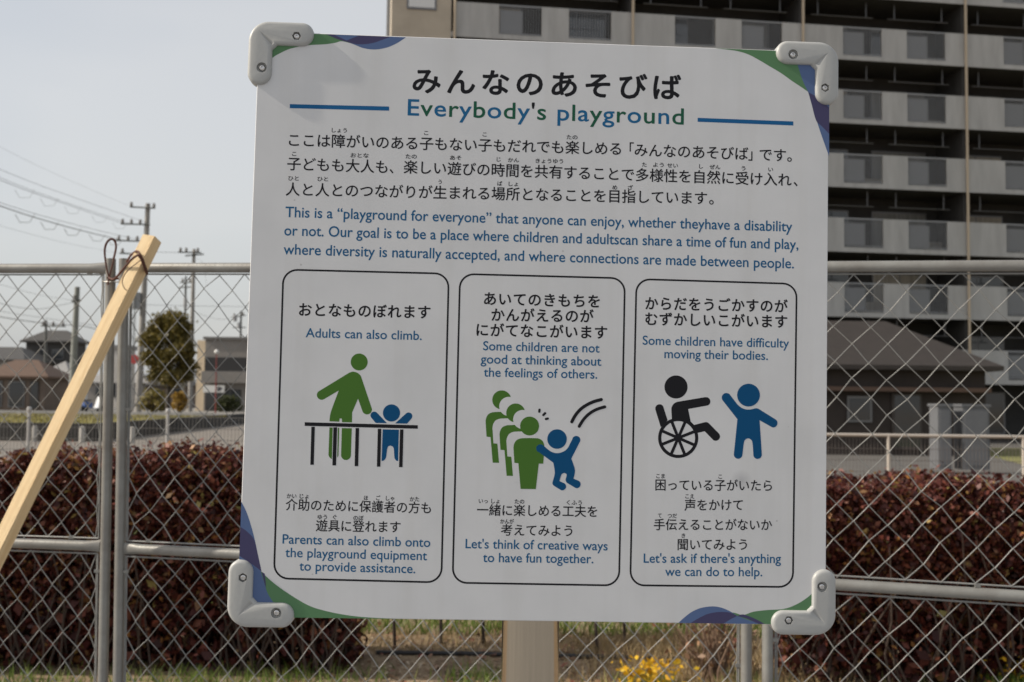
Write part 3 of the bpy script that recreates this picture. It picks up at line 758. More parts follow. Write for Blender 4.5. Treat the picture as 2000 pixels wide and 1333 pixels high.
def hedge(x0, x1, y0, y1, ztop, N, label):
    root = empty('hedge', ((x0+x1)/2, (y0+y1)/2, 0)); tag(root, label, 'hedge')
    mi = Matrix.Translation(-Vector(root.location))
    # leaves sit in a shell: dense on top and on the front, thinning downwards
    P = []
    lump = lambda x, s: .022*math.sin(x*3.1+s)+.018*math.sin(x*7.7+s*2)+.016*math.sin(x*17+s)+.012*math.sin(x*41+s)
    while len(P) < N:
        x = random.uniform(x0, x1); u = random.random()
        edge = min(x-x0, x1-x)
        zt = ztop+lump(x, 1)-max(0, .10-edge)*1.2
        if u < .30:
            y = random.uniform(y0, y1); z = zt-abs(random.gauss(0, .05))+random.gauss(0, .022)+(random.random()**9)*.05
            z -= .5*max(0, (y0+.10-y))
        elif u < .86:
            h = random.random()**.75; z = h*zt+.02; y = y0+abs(random.gauss(0, .07))+lump(x+z*2.3, 4)+.03+.46*max(0, .78-z/zt)
            if z < .7 and random.random() < .5*(1-z/.7)+.3: continue
        elif u < .93:
            z = random.uniform(.3, zt); y = random.uniform(y0, y1); x = (x0 if random.random() < .5 else x1)+random.gauss(0, .05)
        else:
            z = random.uniform(.02, zt); y = random.uniform(y0+.1, y1)
        P.append((x, y, z))
    for i in range(N//2):            # the deeper foliage
        x = random.uniform(x0+.04, x1-.04); P.append((x, random.uniform(y0+.22, y1) if i % 2 else random.uniform(y1-.2, y1), random.uniform(.0, ztop+lump(x, 1)-.07)))
    P = np.array(P); ne = N//2
    o = leaves('inner_foliage', P[-ne:], .042, HEDGE, root); o.matrix_parent_inverse = mi
    o = leaves('foliage', P[:-ne], .0215, HEDGE, root); o.matrix_parent_inverse = mi
    m_ = MB()
    for i in range(int((x1-x0)*60)):
        x = random.uniform(x0+.05, x1-.05); y = random.uniform(y0+.12, y1-.1); p = Vector((x, y, 0)); pts = [p.copy()]
        d = Vector((random.gauss(0, .25), random.gauss(0, .18), 1)).normalized(); Ls = random.uniform(.5, ztop-.05)
        for j in range(4):
            p = p+d*Ls/4; d = (d+Vector((random.gauss(0, .18), random.gauss(0, .18), 0))).normalized(); pts.append(p.copy())
        pts[-1].z = min(pts[-1].z, ztop-.03)
        m_.tube(pts, [.007, .006, .005, .004, .0025], 5)
    o = m_.build('stems', HSTEM, root); o.matrix_parent_inverse = mi
hedge(-4.6, -.80, 5.62, 6.32, 1.13, 52000, 'clipped maroon hedge behind the left fence panels')
hedge(1.46, 4.9, 5.50, 6.32, 1.03, 50000, 'clipped maroon hedge at the right, behind the fence')

# ------------------------------------------------------------------ gap in the hedge: gravel, grass, saplings, pipe
def pebbles(N, xr, yr, size):
    mb = MB()
    for i in range(N):
        x = random.uniform(*xr); y = random.uniform(*yr); s = size*random.choice((.5, .7, .8, 1, 1, 1.6))
        vs = []
        for a in (Vector((1, 0, 0)), Vector((-1, 0, 0)), Vector((0, 1, 0)), Vector((0, -1, 0)), Vector((0, 0, .7)), Vector((0, 0, -.5))):
            vs.append(Vector((x, y, s*.2))+a*s*random.uniform(.6, 1.1))
        mb.mi = random.choice((0, 0, 1, 2))
        mb.add(vs, [(0, 2, 4), (2, 1, 4), (1, 3, 4), (3, 0, 4), (2, 0, 5), (1, 2, 5), (3, 1, 5), (0, 3, 5)])
    return mb
gm = [mat('stone_tan', (.36, .27, .18), rough=.9), mat('stone_brown', (.24, .17, .11), rough=.9), mat('stone_pale', (.46, .37, .27), rough=.9)]
DRY = leafmat('dry_grass', [(0, (.20, .14, .07)), (.6, (.36, .27, .14)), (1, (.46, .36, .20))], trans=.2)
N = 4200; P_ = np.stack([RNG.normal(1.05, .38, N), RNG.uniform(5.5, 6.8, N), np.zeros(N)], 1)
N2 = 1500; P_ = np.concatenate([P_, np.stack([RNG.uniform(-.9, 1.4, N2), RNG.uniform(6.3, 6.85, N2), np.zeros(N2)], 1)])
tag(blades('dry_grass', P_, .085, .006, DRY), 'pale dry grass lying over the gravel in the gap', 'dry grass', kind='stuff')
o = pebbles(2600, (-1.1, 1.9), (5.0, 6.75), .011).build('gravel', gm); tag(o, 'loose gravel and stones in the gap of the hedge', 'gravel', kind='stuff')
LITTER = leafmat('dead_leaves', [(0, (.16, .09, .05)), (.5, (.26, .16, .09)), (.8, (.20, .06, .04)), (1, (.38, .26, .14))], trans=0)
Pn = np.stack([RNG.normal(.35, .9, 1500), RNG.uniform(4.9, 7.0, 1500), RNG.uniform(.004, .02, 1500)], 1)
tag(leaves('leaf_litter', Pn, .026, LITTER, flat=3.0), 'dry fallen leaves on the soil round the hedge', 'leaf litter', kind='stuff')
GRASS = leafmat('grass_blades', [(0, (.07, .12, .02)), (.5, (.12, .19, .03)), (.8, (.19, .26, .05)), (1, (.30, .27, .11))], trans=.25)
N = 26000; gy = 6.85+RNG.uniform(0, 1, N)**1.7*7.0; gx = RNG.uniform(-1, 1, N)*gy*.55
tag(blades('grass_verge', np.stack([gx, gy, np.zeros(N)], 1), .085, .010, GRASS), 'green grass growing behind the hedge', 'grass', kind='stuff')
def patch(N, cx, cy, sx, sy): return np.stack([RNG.normal(cx, sx, N), RNG.normal(cy, sy, N), np.zeros(N)], 1)
P = np.concatenate([patch(500, -2.6, 5.55, .35, .12), patch(420, -1.55, 5.6, .28, .12), patch(260, -1.0, 5.7, .22, .12), patch(160, 1.25, 5.7, .10, .1), patch(300, 3.0, 5.6, .5, .1), patch(220, .05, 5.55, .12, .1), patch(160, -.2, 5.75, .1, .1)])
tag(blades('weeds', P, .085, .007, GRASS), 'low weeds at the foot of the hedge', 'weeds', kind='stuff')
mb = MB(); py_ = [(735, 1274.5), (900, 1276.5), (1100, 1281), (1250, 1285), (1390, 1288)]
mb.tube([on_ground(x, y, .014) for x, y in py_], .012, 10)
tag(mb.build('hose', mat('black_hose', (.025, .025, .028), rough=.6), smooth=True), 'black hose lying on the gravel across the gap in the hedge', 'hose')
SAPL = leafmat('sapling_leaves', [(0, (.04, .02, .012)), (.6, (.10, .045, .02)), (1, (.14, .12, .04))], trans=.2)
for px, py, hgt, lab in ((771, 1262, 1.0, 'thin dark sapling beside the left hedge end, in the gap'), (861, 1260, .95, 'thin dark sapling between the left hedge and the sign post'),
                    (944, 1257, .9, 'thin dark sapling just left of the sign post'), (1166, 1278, 1.05, 'leafy dark sapling just right of the sign post'), (1221, 1262, .9, 'slender dark sapling in the gap, left of the bare shrub')):
    g = on_ground(px, py); r = empty('sapling', g); tag(r, lab, 'sapling')
    m_ = MB(); p = Vector((0, 0, 0)); pts = [p.copy()]
    for j in range(5):
        p = p+Vector((random.gauss(0, .012), random.gauss(0, .012), hgt/5)); pts.append(p.copy())
    m_.tube(pts, [.011, .010, .009, .007, .005, .003], 7)
    for j in range(9):
        q = pts[random.choice((2, 3, 4))]; d = Vector((random.gauss(0, 1), random.gauss(0, 1), random.uniform(.2, 1))).normalized()
        m_.tube([q, q+d*.12, q+d*.24+Vector((0, 0, .03))], [.004, .003, .002], 5)
    m_.build('stem', HSTEM, r)
    nl = 520; PP = np.stack([RNG.normal(0, .13, nl), RNG.normal(0, .13, nl), RNG.uniform(.30, hgt+.08, nl)], 1)
    leaves('leaves', PP, .028, SAPL, r)
g = on_ground(1395, 1330); r = empty('bare_shrub', g); tag(r, 'bare twiggy shrub with few brown leaves beside the paired fence posts', 'shrub')
m_ = MB()
for i in range(64):
    d = Vector((random.gauss(0, .36), random.gauss(0, .3), 1)).normalized(); p = Vector((random.gauss(0, .05), random.gauss(0, .05), 0)); pts = [p.copy()]
    for j in range(5):
        p = p+d*random.uniform(.08, .13); d = (d+Vector((random.gauss(0, .22), random.gauss(0, .22), .05))).normalized(); pts.append(p.copy())
    m_.tube(pts, [.005, .0045, .004, .003, .0025, .002], 5)
m_.build('twigs', mat('twig_brown', (.19, .125, .085), rough=.9), r)
PP = np.stack([RNG.normal(0, .13, 260), RNG.normal(0, .13, 260), RNG.uniform(.1, .6, 260)], 1)
leaves('leaves', PP, .022, LITTER, r)
YEL = leafmat('yellow_petals', [(0, (.55, .30, .01)), (.6, (.70, .42, .02)), (1, (.75, .55, .05))], trans=.3)
for px, py, nf, lab in ((1262, 1352, 170, 'clump of yellow flowers right of the sign post'), (1990, 1345, 60, 'few orange-yellow leaves low at the far right edge')):
    g = on_ground(px, py); r = empty('flower_clump', g); tag(r, lab, 'flowers')
    blades('leaves', np.stack([RNG.normal(0, .09, 300), RNG.normal(0, .06, 300), np.zeros(300)], 1), .09, .010, GRASS, r)
    leaves('blossom', np.stack([RNG.normal(0, .085, nf), RNG.normal(0, .05, nf), RNG.uniform(.05, .16, nf)], 1), .022, YEL, r)

# ------------------------------------------------------------------ welded-mesh fences beyond the hedge
FGR = mat('fence_paint_grey', (.13, .125, .12), rough=.5)
FPALE = mat('fence_paint_pale', (.42, .38, .34), rough=.5)
def weld_fence(label, posts, h, caps, pm, wm, rail, step=.05):
    base = Vector(posts[0]); r = empty('mesh_fence', base); tag(r, label, 'fence'); mi = Matrix.Translation(-base)
    m_ = MB()
    for a, c in zip(posts[:-1], posts[1:]):
        a = Vector(a); c = Vector(c); d = (c-a); Ln = d.length; k = int(Ln/step)
        for i in range(1, k):
            p = a+d*(i/k); m_.tube([p+Vector((0, 0, .06)), p+Vector((0, 0, h-.02))], .0032, 4, caps=False)
        for zz in np.arange(.08, h, .16): m_.tube([a+Vector((0, 0, zz)), c+Vector((0, 0, zz))], .0035, 4, caps=False)
    o = m_.build('mesh_panel', wm, r); o.matrix_parent_inverse = mi
    for p in posts:
        p = Vector(p); m_ = MB(); m_.tube([p, p+Vector((0, 0, h+(.05 if caps else 0)))], .024, 12)
        if caps:
            m_.lathe([(.001, h+.02), (.026, h+.03), (.036, h+.055), (.036, h+.075), (.024, h+.1), (.001, h+.108)], 14, Matrix.Translation(p))
        o = m_.build('post', pm, r, smooth=True); o.matrix_parent_inverse = mi
    if rail:
        for a, c in zip(posts[:-1], posts[1:]):
            m_ = MB(); m_.tube([Vector(a)+Vector((0, 0, h)), Vector(c)+Vector((0, 0, h))], .022, 8); o = m_.build('rail', pm, r, smooth=True); o.matrix_parent_inverse = mi
pl = [(x, 15.3, 0) for x in (-8.8, -6.84, -4.87, -2.9, -.93)]
weld_fence('grey welded mesh fence with ball-capped posts along the road at left', pl, 1.22, True, mat('post_paint_grey', (.36, .36, .36), rough=.45), FGR, False)
pr = [(x, 15.2, 0) for x in (1.5, 3.42, 5.32, 7.22, 9.12)]
weld_fence('brown-grey welded mesh fence with pale posts and rail at right', pr, 1.07, False, FPALE, mat('mesh_brown', (.10, .085, .08), rough=.6), True)

# bollards at the foot of the retaining wall
bm_ = mat('bollard_concrete', (.40, .38, .35), rough=.8)
for px, lab in ((67, 'pale bollard at the far left, before the dark wall'), (160, 'pale bollard behind the leaning stake, before the dark wall'), (258, 'pale bollard right of the paired posts, before the dark wall')):
    g = atY(px, 860, 35.2); m_ = MB(); m_.lathe([(.09, 0), (.09, .46), (.075, .52), (.03, .54)], 14)
    o = m_.build('bollard', bm_, smooth=True); o.location = (g.x, g.y, 0); tag(o, lab, 'bollard', 'bollards before the dark wall')

# grass strip on the raised lot
mb = MB(); mb.add([(-60, 36.6, LH+.006), (-14.6, 36.6, LH+.006), (-16.4, 58, LH+.006), (-60, 58, LH+.006)], [(0, 1, 2, 3)])
o = mb.build('grass_strip', mat('lawn_yellow_green', (.22, .185, .03), rough=.95, col2=(.13, .125, .025), vscale=.5)); tag(o, 'yellow-green lawn on the raised lot beyond the road', 'grass', kind='stuff')
N = 5000; gy = RNG.uniform(36.8, 58, N); gx = RNG.uniform(-30, -15.2, N)
tag(blades('grass_tufts', np.stack([gx, gy, np.full(N, LH)], 1), .11, .05, leafmat('grass_olive', [(0, (.10, .10, .02)), (1, (.24, .19, .04))], trans=.2)), 'rough grass tufts on the raised lawn', 'grass', kind='stuff')

# ------------------------------------------------------------------ apartment block
BX, BZ, BR = -5.0, 42.4, math.atan2(.139, .99)
blk = empty('apartment_block', (BX, BZ, 0), BR)
tag(blk, 'tall grey concrete apartment block with rows of balconies behind the sign', 'apartment block')
T0 = 18.9
def bt(t): return t+T0            # facade coordinate -> local x
CONC = mat('block_concrete', (.43, .43, .425), rough=.85, col2=(.33, .33, .325), vscale=1.1, stretch=(2.2, 1, .35), bump=.1, bscale=12)
CONB = mat('block_beige', (.42, .37, .30), rough=.85, var=.1, vscale=.8)
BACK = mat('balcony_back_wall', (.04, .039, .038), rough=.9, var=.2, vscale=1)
SOFF = mat('balcony_recess_shade', (.04, .039, .038), rough=.9, var=.2, vscale=1)  # recess shade put into slab and partition colour, same tone as back wall
GLAS = mat('window_glass', (.03, .035, .04), rough=.08, spec=.8)
POLEM = mat('drying_rail_alu', (.14, .14, .145), rough=.4, metal=.4); CUR1 = mat('curtain_grey', (.20, .20, .19), rough=.6, var=.3, vscale=3, stretch=(6, 1, .2)); CUR2 = mat('curtain_cream', (.34, .31, .26), rough=.6, var=.25, vscale=3, stretch=(6, 1, .2))
WFR = mat('window_frame_alu', (.16, .16, .165), rough=.4, metal=.5)
RAIL = mat('railing_grey', (.25, .26, .275), rough=.5)
PIPE = mat('drainpipe_beige', (.46, .38, .28), rough=.5)
XL, XR = bt(-16.38), bt(20.6); NF = 8; FH = 2.75; Z0 = 2.5; DEP = 2.3
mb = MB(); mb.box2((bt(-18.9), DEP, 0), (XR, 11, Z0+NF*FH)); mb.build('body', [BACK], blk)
mb = MB(); mb.box2((bt(-18.9), -.05, 0), (XL-.12, DEP-.002, Z0+NF*FH)); mb.build('stair_tower', CONB, blk)
mb = MB(); mb.box2((bt(-19.1), -.5, Z0+NF*FH), (XR+.3, 11.2, Z0+NF*FH+.35)); mb.build('roof', CONC, blk)
for f in range(NF):
    zb = Z0+f*FH
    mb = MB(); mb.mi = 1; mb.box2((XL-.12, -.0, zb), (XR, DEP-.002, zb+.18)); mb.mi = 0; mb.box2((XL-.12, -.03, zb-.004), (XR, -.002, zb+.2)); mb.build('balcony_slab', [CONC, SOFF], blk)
    m_ = MB(); m_.box2((bt(-18.3), -.09, zb+1.0), (bt(-17.1), -.052, zb+2.2)); wf = m_.build('window', WFR, blk)
    m_ = MB(); m_.box2((bt(-18.22), -.10, zb+1.08), (bt(-17.18), -.092, zb+2.12)); m_.build('pane', mat('tower_pane', (.62, .63, .63), rough=.3) if f == 0 else bpy.data.materials['tower_pane'], wf)
    for un in range(5):
        p = bt(-16.38+7.4*un)
        m_ = MB(); m_.tube([(p+.6, .45, zb+2.05), (p+3.4, .45, zb+2.05)], .022, 6); m_.tube([(p+4.1, .45, zb+2.05), (p+6.9, .45, zb+2.05)], .022, 6)
        for x in (.9, 3.1, 4.4, 6.6): m_.box((p+x, .45, zb+2.38), (.035, .05, .64))
        m_.build('drying_rail', POLEM, blk)
        for x in ((.3, 3.75) if (un+f) % 2 else (6.6,)):
            m_ = MB(); m_.box2((p+x, DEP-.42, zb+.25), (p+x+.75, DEP-.1, zb+.85)); m_.lathe([(.22, 0), (.22, .01)], 16, Matrix.Translation((p+x+.3, DEP-.425, zb+.55)) @ Matrix.Rotation(rad(90), 4, 'X')); m_.build('air_conditioner', CUR2, blk)
        for a, c in ((0, 1.84), (3.6, 4.74), (6.52, 7.4)):
            m_ = MB(); m_.box2((p+a, .0, zb+.182), (p+c, .12, zb+1.45)); m_.build('parapet', CONC, blk)
        for a, c in ((1.84, 3.6), (4.74, 6.52)):
            m_ = MB(); m_.box2((p+a, .03, zb+1.40), (p+c, .09, zb+1.46)); m_.box2((p+a, .04, zb+.25), (p+c, .08, zb+.29))
            kx = int((c-a)/.11)
            for i in range(1, kx): m_.box((p+a+(c-a)*i/kx, .06, zb+.845), (.024, .024, 1.11))
            if (un*3+f*5+int(a)) % 5 < 3: m_.box2((p+a+.05, .095, zb+.32), (p+a+(c-a)*.55, .103, zb+1.25))
            m_.build('railing', RAIL, blk)
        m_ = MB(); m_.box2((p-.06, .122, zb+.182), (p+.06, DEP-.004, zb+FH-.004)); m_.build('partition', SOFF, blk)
        for a, c in ((.5, 3.1), (4.2, 6.8)):
            m_ = MB(); m_.box2((p+a, DEP-.06, zb+.2), (p+c, DEP-.004, zb+2.2)); wf = m_.build('window', WFR, blk)
            m_ = MB()
            for i in range(2):
                x0 = p+a+.06+i*(c-a-.06)/2; m_.box2((x0, DEP-.07, zb+.28), (x0+(c-a-.18)/2, DEP-.062, zb+2.12))
            m_.build('pane', random.choice((GLAS, GLAS, CUR1, CUR2)), wf)
for un in range(5):
    p = bt(-16.38+7.4*un)
    m_ = MB(); m_.tube([(p+.02, -.09, 0), (p+.02, -.09, Z0+NF*FH)], .055, 10); m_.build('drainpipe', PIPE, blk, smooth=True)
for un in range(5):
    p = bt(-16.38+7.4*un)
    for a, c in ((.5, 3.1), (4.2, 6.8)):
        m_ = MB(); m_.box2((p+a, DEP-.06, .3), (p+c, DEP-.004, 2.2)); wf = m_.build('window', WFR, blk)
        m_ = MB(); m_.box2((p+a+.08, DEP-.07, .38), (p+c-.08, DEP-.062, 2.12)); m_.build('pane', GLAS, wf)

# ------------------------------------------------------------------ low buildings
def hip(mb, x0, x1, y0, y1, ze, zr, ins, ov=.4, th=.14):
    x0 -= ov; x1 += ov; y0 -= ov; y1 += ov; ym = (y0+y1)/2
    mb.add([(x0, y0, ze), (x1, y0, ze), (x1, y1, ze), (x0, y1, ze), (x0+ins, ym, zr), (x1-ins, ym, zr),
            (x0, y0, ze-th), (x1, y0, ze-th), (x1, y1, ze-th), (x0, y1, ze-th)],
           [(0, 1, 5, 4), (1, 2, 5), (2, 3, 4, 5), (3, 0, 4), (6, 7, 1, 0), (7, 8, 2, 1), (8, 9, 3, 2), (9, 6, 0, 3), (9, 8, 7, 6)])
def tile_mat(name, c):
    return mat(name, c, rough=.75, var=.22, vscale=3, stretch=(1, 1, 6), bump=.5, bscale=9)
WALLS = {}
def house(name, label, cat, px0, px1, Y, depth, ze, zr, wallm, roofm, ins=None, wins=(), rz=0.0, base=LH, flat=False):
    a = atY(px0, 780, Y); c = atY(px1, 780, Y); w = c.x-a.x
    r = empty(name, (a.x, Y, base), rz); tag(r, label, cat)
    m_ = MB(); m_.box2((0, 0, -.2), (w, depth, ze-base)); m_.build('wall', wallm, r)
    m_ = MB()
    if flat: m_.box2((-.15, -.15, ze-base), (w+.15, depth+.15, zr-base))
    else: hip(m_, 0, w, 0, depth, ze-base, zr-base, w*.3 if ins is None else ins)
    m_.build('roof', roofm, r)
    for (u0, u1, z0, z1, k) in wins:
        x0, x1 = u0*w, u1*w
        m_ = MB(); m_.box2((x0, -.07, z0), (x1, .05, z1)); f = m_.build('door' if k == 'd' else 'window', WFR if k != 'd' else mat(name+'_door', (.05, .04, .035)), r)
        m_ = MB(); m_.box2((x0+.07, -.085, z0+.07), (x1-.07, -.075, z1-.07)); m_.build('pane', GLAS, f)
    return r, w
wd = mat('wall_dark_grey', (.05, .049, .048), rough=.8, var=.15, vscale=1.5)
wb = mat('wall_brown', (.13, .10, .08), rough=.8, var=.2, vscale=1.5)
wg = mat('wall_grey_render', (.24, .225, .21), rough=.85, var=.1, vscale=1.2)
ww = mat('wall_white_render', (.55, .53, .50), rough=.85, var=.08, vscale=1.2)
rg = tile_mat('tiles_dark_grey', (.05, .048, .047)); rb = tile_mat('tiles_brown', (.095, .056, .037)); rlg = tile_mat('tiles_light_grey', (.24, .235, .23))
house('house', 'dark grey two-storey house with hipped roof behind the lone dark pole', 'house', 47, 140, 96, 2.8, 6.5, 7.55, wd, rg, 1.6, ((.28, .46, 3.6, 5.2, 'w'), (.56, .8, 4.3, 5.2, 'w'), (.2, .45, .8, 2.2, 'w')))
house('house', 'single-storey house with rusty brown tiled roof at left', 'house', -40, 86, 74, 4.2, 2.9, 4.1, wb, rb, 1.8, ((.05, .35, .2, 2.0, 'w'), (.45, .7, .2, 2.0, 'w'), (.78, .92, .1, 2.0, 'd')))
house('house', 'small pale-walled house with light grey roof left of the stake', 'house', 88, 128, 82, 3.2, 3.3, 4.3, ww, rlg, 1.2, ((.1, .3, .6, 1.9, 'w'), (.5, .9, .1, 2.2, 'w')))
house('house', 'grey-roofed house cut by the left edge of the photo', 'house', -90, 40, 90, 7, 4.6, 5.8, wg, rg, 2.0, ((.72, .86, 2.2, 3.3, 'w'), (.2, .5, 1.0, 2.4, 'w')))
house('white_building', 'tall white building partly hidden behind the two fence posts', 'building', 212, 246, 104, 2.2, 6.2, 6.6, ww, rlg, flat=True, wins=((.15, .4, 1.0, 2.4, 'w'), (.6, .85, 3.4, 4.6, 'w')))
house('house', 'far low house with grey roof between stake and tree', 'house', 160, 290, 118, 4, 3.2, 4.3, wg, rlg, 2.0, ((.2, .35, 1.0, 2.2, 'w'), (.6, .75, 1.0, 2.2, 'w')))
house('house', 'far brown-walled house behind the round tree', 'house', 285, 372, 112, 3, 2.9, 4.0, wb, rg, 2.0, ((.2, .35, .8, 2.0, 'w'), (.6, .8, .8, 2.0, 'w')))
# the grey shop on the right of that street
r, w = house('shop_building', 'grey two-storey shop with cream side wall next to the white board', 'building', 398, 560, 84, 9, 6.15, 6.35, wg, mat('roof_slab_grey', (.17, .165, .16), rough=.8), flat=True,
             wins=((.02, .45, .1, 1.7, 'd'), (.55, .95, .2, 1.8, 'w')))
m_ = MB(); m_.box2((-.75, .4, -.2), (-.03, 8.6, 5.55)); m_.build('side_wall', mat('wall_cream', (.70, .58, .42), rough=.8, var=.08, vscale=1), r)
m_ = MB(); m_.box2((0, -.06, 3.1), (w, -.012, 4.2)); m_.build('balcony_shade_panel', mat('balcony_shade_dark', (.03, .03, .032), rough=.7), r)  # flat dark panel standing in for the shade of the balcony recess
m_ = MB(); m_.box2((-.1, -.5, 2.2), (w, -.065, 3.1)); m_.build('balcony', wg, r)
m_ = MB(); m_.box2((.1, -.62, 1.45), (1.75, -.52, 2.0)); sg = m_.build('shop_sign', mat('sign_board_white', (.72, .72, .70), rough=.5), r)
m_ = MB(); m_.box2((1.2, -.632, 1.56), (1.42, -.622, 1.90)); m_.box2((1.42, -.632, 1.66), (1.56, -.622, 1.86)); m_.build('emblem', mat('emblem_dark', (.05, .05, .06)), sg)
# brown house in front of the apartment block
r, w = house('brown_house', 'low brown house with dark tiled hip roof at the foot of the apartment block', 'house', 1440, 1925, 33, 6, 2.75, 4.35, mat('wall_umber', (.035, .027, .023), rough=.85, var=.25, vscale=1.2), tile_mat('tiles_umber', (.026, .021, .019)), 2.4, base=0,
             wins=((.44, .54, 1.0, 1.8, 'w'), (.62, .74, .2, 1.9, 'd')))
m_ = MB(); m_.box2((0, -.42, 1.95), (w, -.03, 2.08)); m_.build('canopy', mat('canopy_brown', (.07, .042, .03), rough=.8), r)
for px0, px1, lab in ((1832, 1858, 'grey metal cabinet behind the mesh fence, left of two'), (1880, 1932, 'wide grey metal cabinet behind the mesh fence, right of two')):
    a = atY(px0, 800, 24); c = atY(px1, 800, 24); wd_ = c.x-a.x
    e = empty('utility_cabinet', (a.x, 24, 0)); tag(e, lab, 'cabinet')
    m_ = MB(); m_.box2((0, 0, .1), (wd_, .5, 1.5)); m_.box2((-.03, -.03, 1.502), (wd_+.03, .53, 1.56)); m_.build('case', mat('cabinet_grey', (.12, .125, .135), rough=.5, var=.08, vscale=3), e)
    m_ = MB(); m_.box2((.04, -.02, .2), (wd_-.04, -.002, 1.42)); d = m_.build('door', bpy.data.materials['cabinet_grey'], e)
    m_ = MB(); m_.box2((wd_-.12, -.045, .75), (wd_-.09, -.022, .95)); m_.build('handle', WFR, d)
mb = MB(); mb.add([(10.2, 16, .012), (30, 16, .012), (30, 40, .012), (16.5, 40, .012)], [(0, 1, 2, 3)])
tag(mb.build('lawn_patch', mat('lawn_dry', (.21, .19, .07), rough=.95, col2=(.13, .14, .04), vscale=.7)), 'dry yellow-green lawn at the right beyond the mesh fence', 'grass', kind='stuff')

# ------------------------------------------------------------------ trees
BARK = mat('bark', (.06, .05, .04), rough=.95, var=.3, vscale=6)
TREE = leafmat('tree_leaves', [(0, (.06, .054, .014)), (.5, (.135, .112, .026)), (.85, (.21, .16, .038)), (1, (.28, .21, .055))], trans=.15)
def tree(label, px, Y, top, base_crown, rx, N, leaf, m=TREE, base=LH, cat='tree', sq=.6):
    g = atY(px, 800, Y); r = empty('tree', (g.x, Y, base)); tag(r, label, cat)
    m_ = MB(); h = top-base; bc = base_crown-base
    m_.tube([(0, 0, -.1), (.03, 0, bc*.6), (0, .05, bc+(h-bc)*.4), (.05, 0, h*.85)], [.16, .13, .09, .03], 8)
    for i in range(14):
        z = random.uniform(bc*.8, h*.7); a = random.uniform(0, 6.28); l = rx*random.uniform(.5, .9)
        m_.tube([(0, 0, z), (l*.5*math.cos(a), l*.5*math.sin(a), z+l*.35), (l*math.cos(a), l*math.sin(a), z+l*.6)], [.05, .035, .015], 5)
    m_.build('trunk', BARK, r)
    cz = (h+bc)/2; hz = (h-bc)/2; C = []
    for i in range(90):
        u = random.uniform(-1, 1); a = random.uniform(0, 6.28); rr = math.sqrt(max(0, 1-(abs(u)**2.0 if u > 0 else abs(u)**7)))*random.uniform(.4, .95)*(1 if u > -.2 else 1.05)
        C.append((rx*rr*math.cos(a), rx*rr*math.sin(a), cz+hz*u*.93))
    P = []
    for i in range(N):
        c = random.choice(C); s = rx*.14
        P.append((c[0]+random.gauss(0, s), c[1]+random.gauss(0, s), c[2]+random.gauss(0, s*.8)))
    leaves('crown', np.array(P), leaf, m, r)
tree('rounded olive-green tree between two utility poles', 327, 64, 6.6, 2.35, 1.5, 26000, .115)
tree('small bare-topped shrub of yellow-green leaves left of the round tree trunk', 300, 70, 2.0, .7, .9, 900, .14, cat='shrub', m=leafmat('shrub_yellow', [(0, (.12, .11, .03)), (1, (.26, .20, .05))]))
tree('low orange-yellow bush right of the round tree trunk', 350, 72, 1.9, .7, .6, 700, .12, cat='shrub', m=leafmat('shrub_orange', [(0, (.20, .12, .02)), (1, (.35, .22, .04))]))
tree('low dark green bush before the grey shop', 445, 79, 1.7, .65, 1.0, 900, .13, cat='shrub', m=leafmat('shrub_dark', [(0, (.03, .04, .015)), (1, (.08, .09, .03))]))

# ------------------------------------------------------------------ utility poles and lines
PCON = mat('pole_concrete', (.27, .26, .245), rough=.85, var=.15, vscale=2)
PDRK = mat('pole_dark', (.09, .095, .09), rough=.7)
PORC = mat('insulator', (.20, .19, .18), rough=.3)
BOXM = mat('transformer_grey', (.30, .31, .32), rough=.5)
def pole(label, pxt, pyt, pxb, Y, rad_, arms, extras=(), m=PCON, base=LH, name='utility_pole', cat='utility pole'):
    tp = atY(pxt, pyt, Y); bt_ = atY(pxb, 800, Y); r = empty(name, (bt_.x, Y, base)); tag(r, label, cat)
    d = tp-Vector((bt_.x, Y, base)); m_ = MB(); m_.tube([Vector((0, 0, -.2)), d*.5, d], [rad_*1.25, rad_*1.1, rad_*.85], 12); m_.build('pole', m, r, smooth=True)
    O = Vector((bt_.x, Y, base))
    for (x0, x1, y0, y1, ins) in arms:
        a = atY(x0, y0, Y-.16)-O; c = atY(x1, y1, Y-.16)-O
        m_ = MB(); m_.tube([a, c], .055, 6); am = m_.build('crossarm', PDRK, r)
        for t in ins:
            p = a.lerp(c, t); m_ = MB(); m_.lathe([(.05, .05), (.11, .1), (.11, .2), (.06, .22), (.1, .3), (.02, .36)], 8, Matrix.Translation(p)); m_.build('insulator', PORC, am)
    for (x0, x1, y0, y1) in extras:
        a = atY(x0, y1, Y-.3)-O; c = atY(x1, y0, Y-.3)-O; m_ = MB()
        m_.tube([((a.x+c.x)/2, -.32, a.z), ((a.x+c.x)/2, -.32, c.z)], abs(c.x-a.x)/2, 12); m_.box(((a.x+c.x)/2, -.32, c.z+.06), (.1, .1, .1))
        m_.build('transformer', BOXM, r, smooth=True)
pole('tallest utility pole with four crossarms, behind the timber stake', 289, 398, 270, 73, .19,
     ((254, 303, 404.5, 407), (236, 293, 437.5, 439.5, ), (226, 288, 469, 472), (234, 285, 495, 497)) if 0 else
     ((254, 303, 404.5, 407, (.05, .95)), (236, 293, 437.5, 439.5, (.06, .36, .66)), (226, 286, 470, 472, (.1, .4, .7)), (234, 285, 495, 497, (.1,))),
     ((255, 275, 572, 604),))
pole('pale utility pole just right of the round tree', 379, 487, 371, 78, .14, ((348, 393, 493, 494, (.1, .35, .85)), (362, 398, 500, 497, (.5,))))
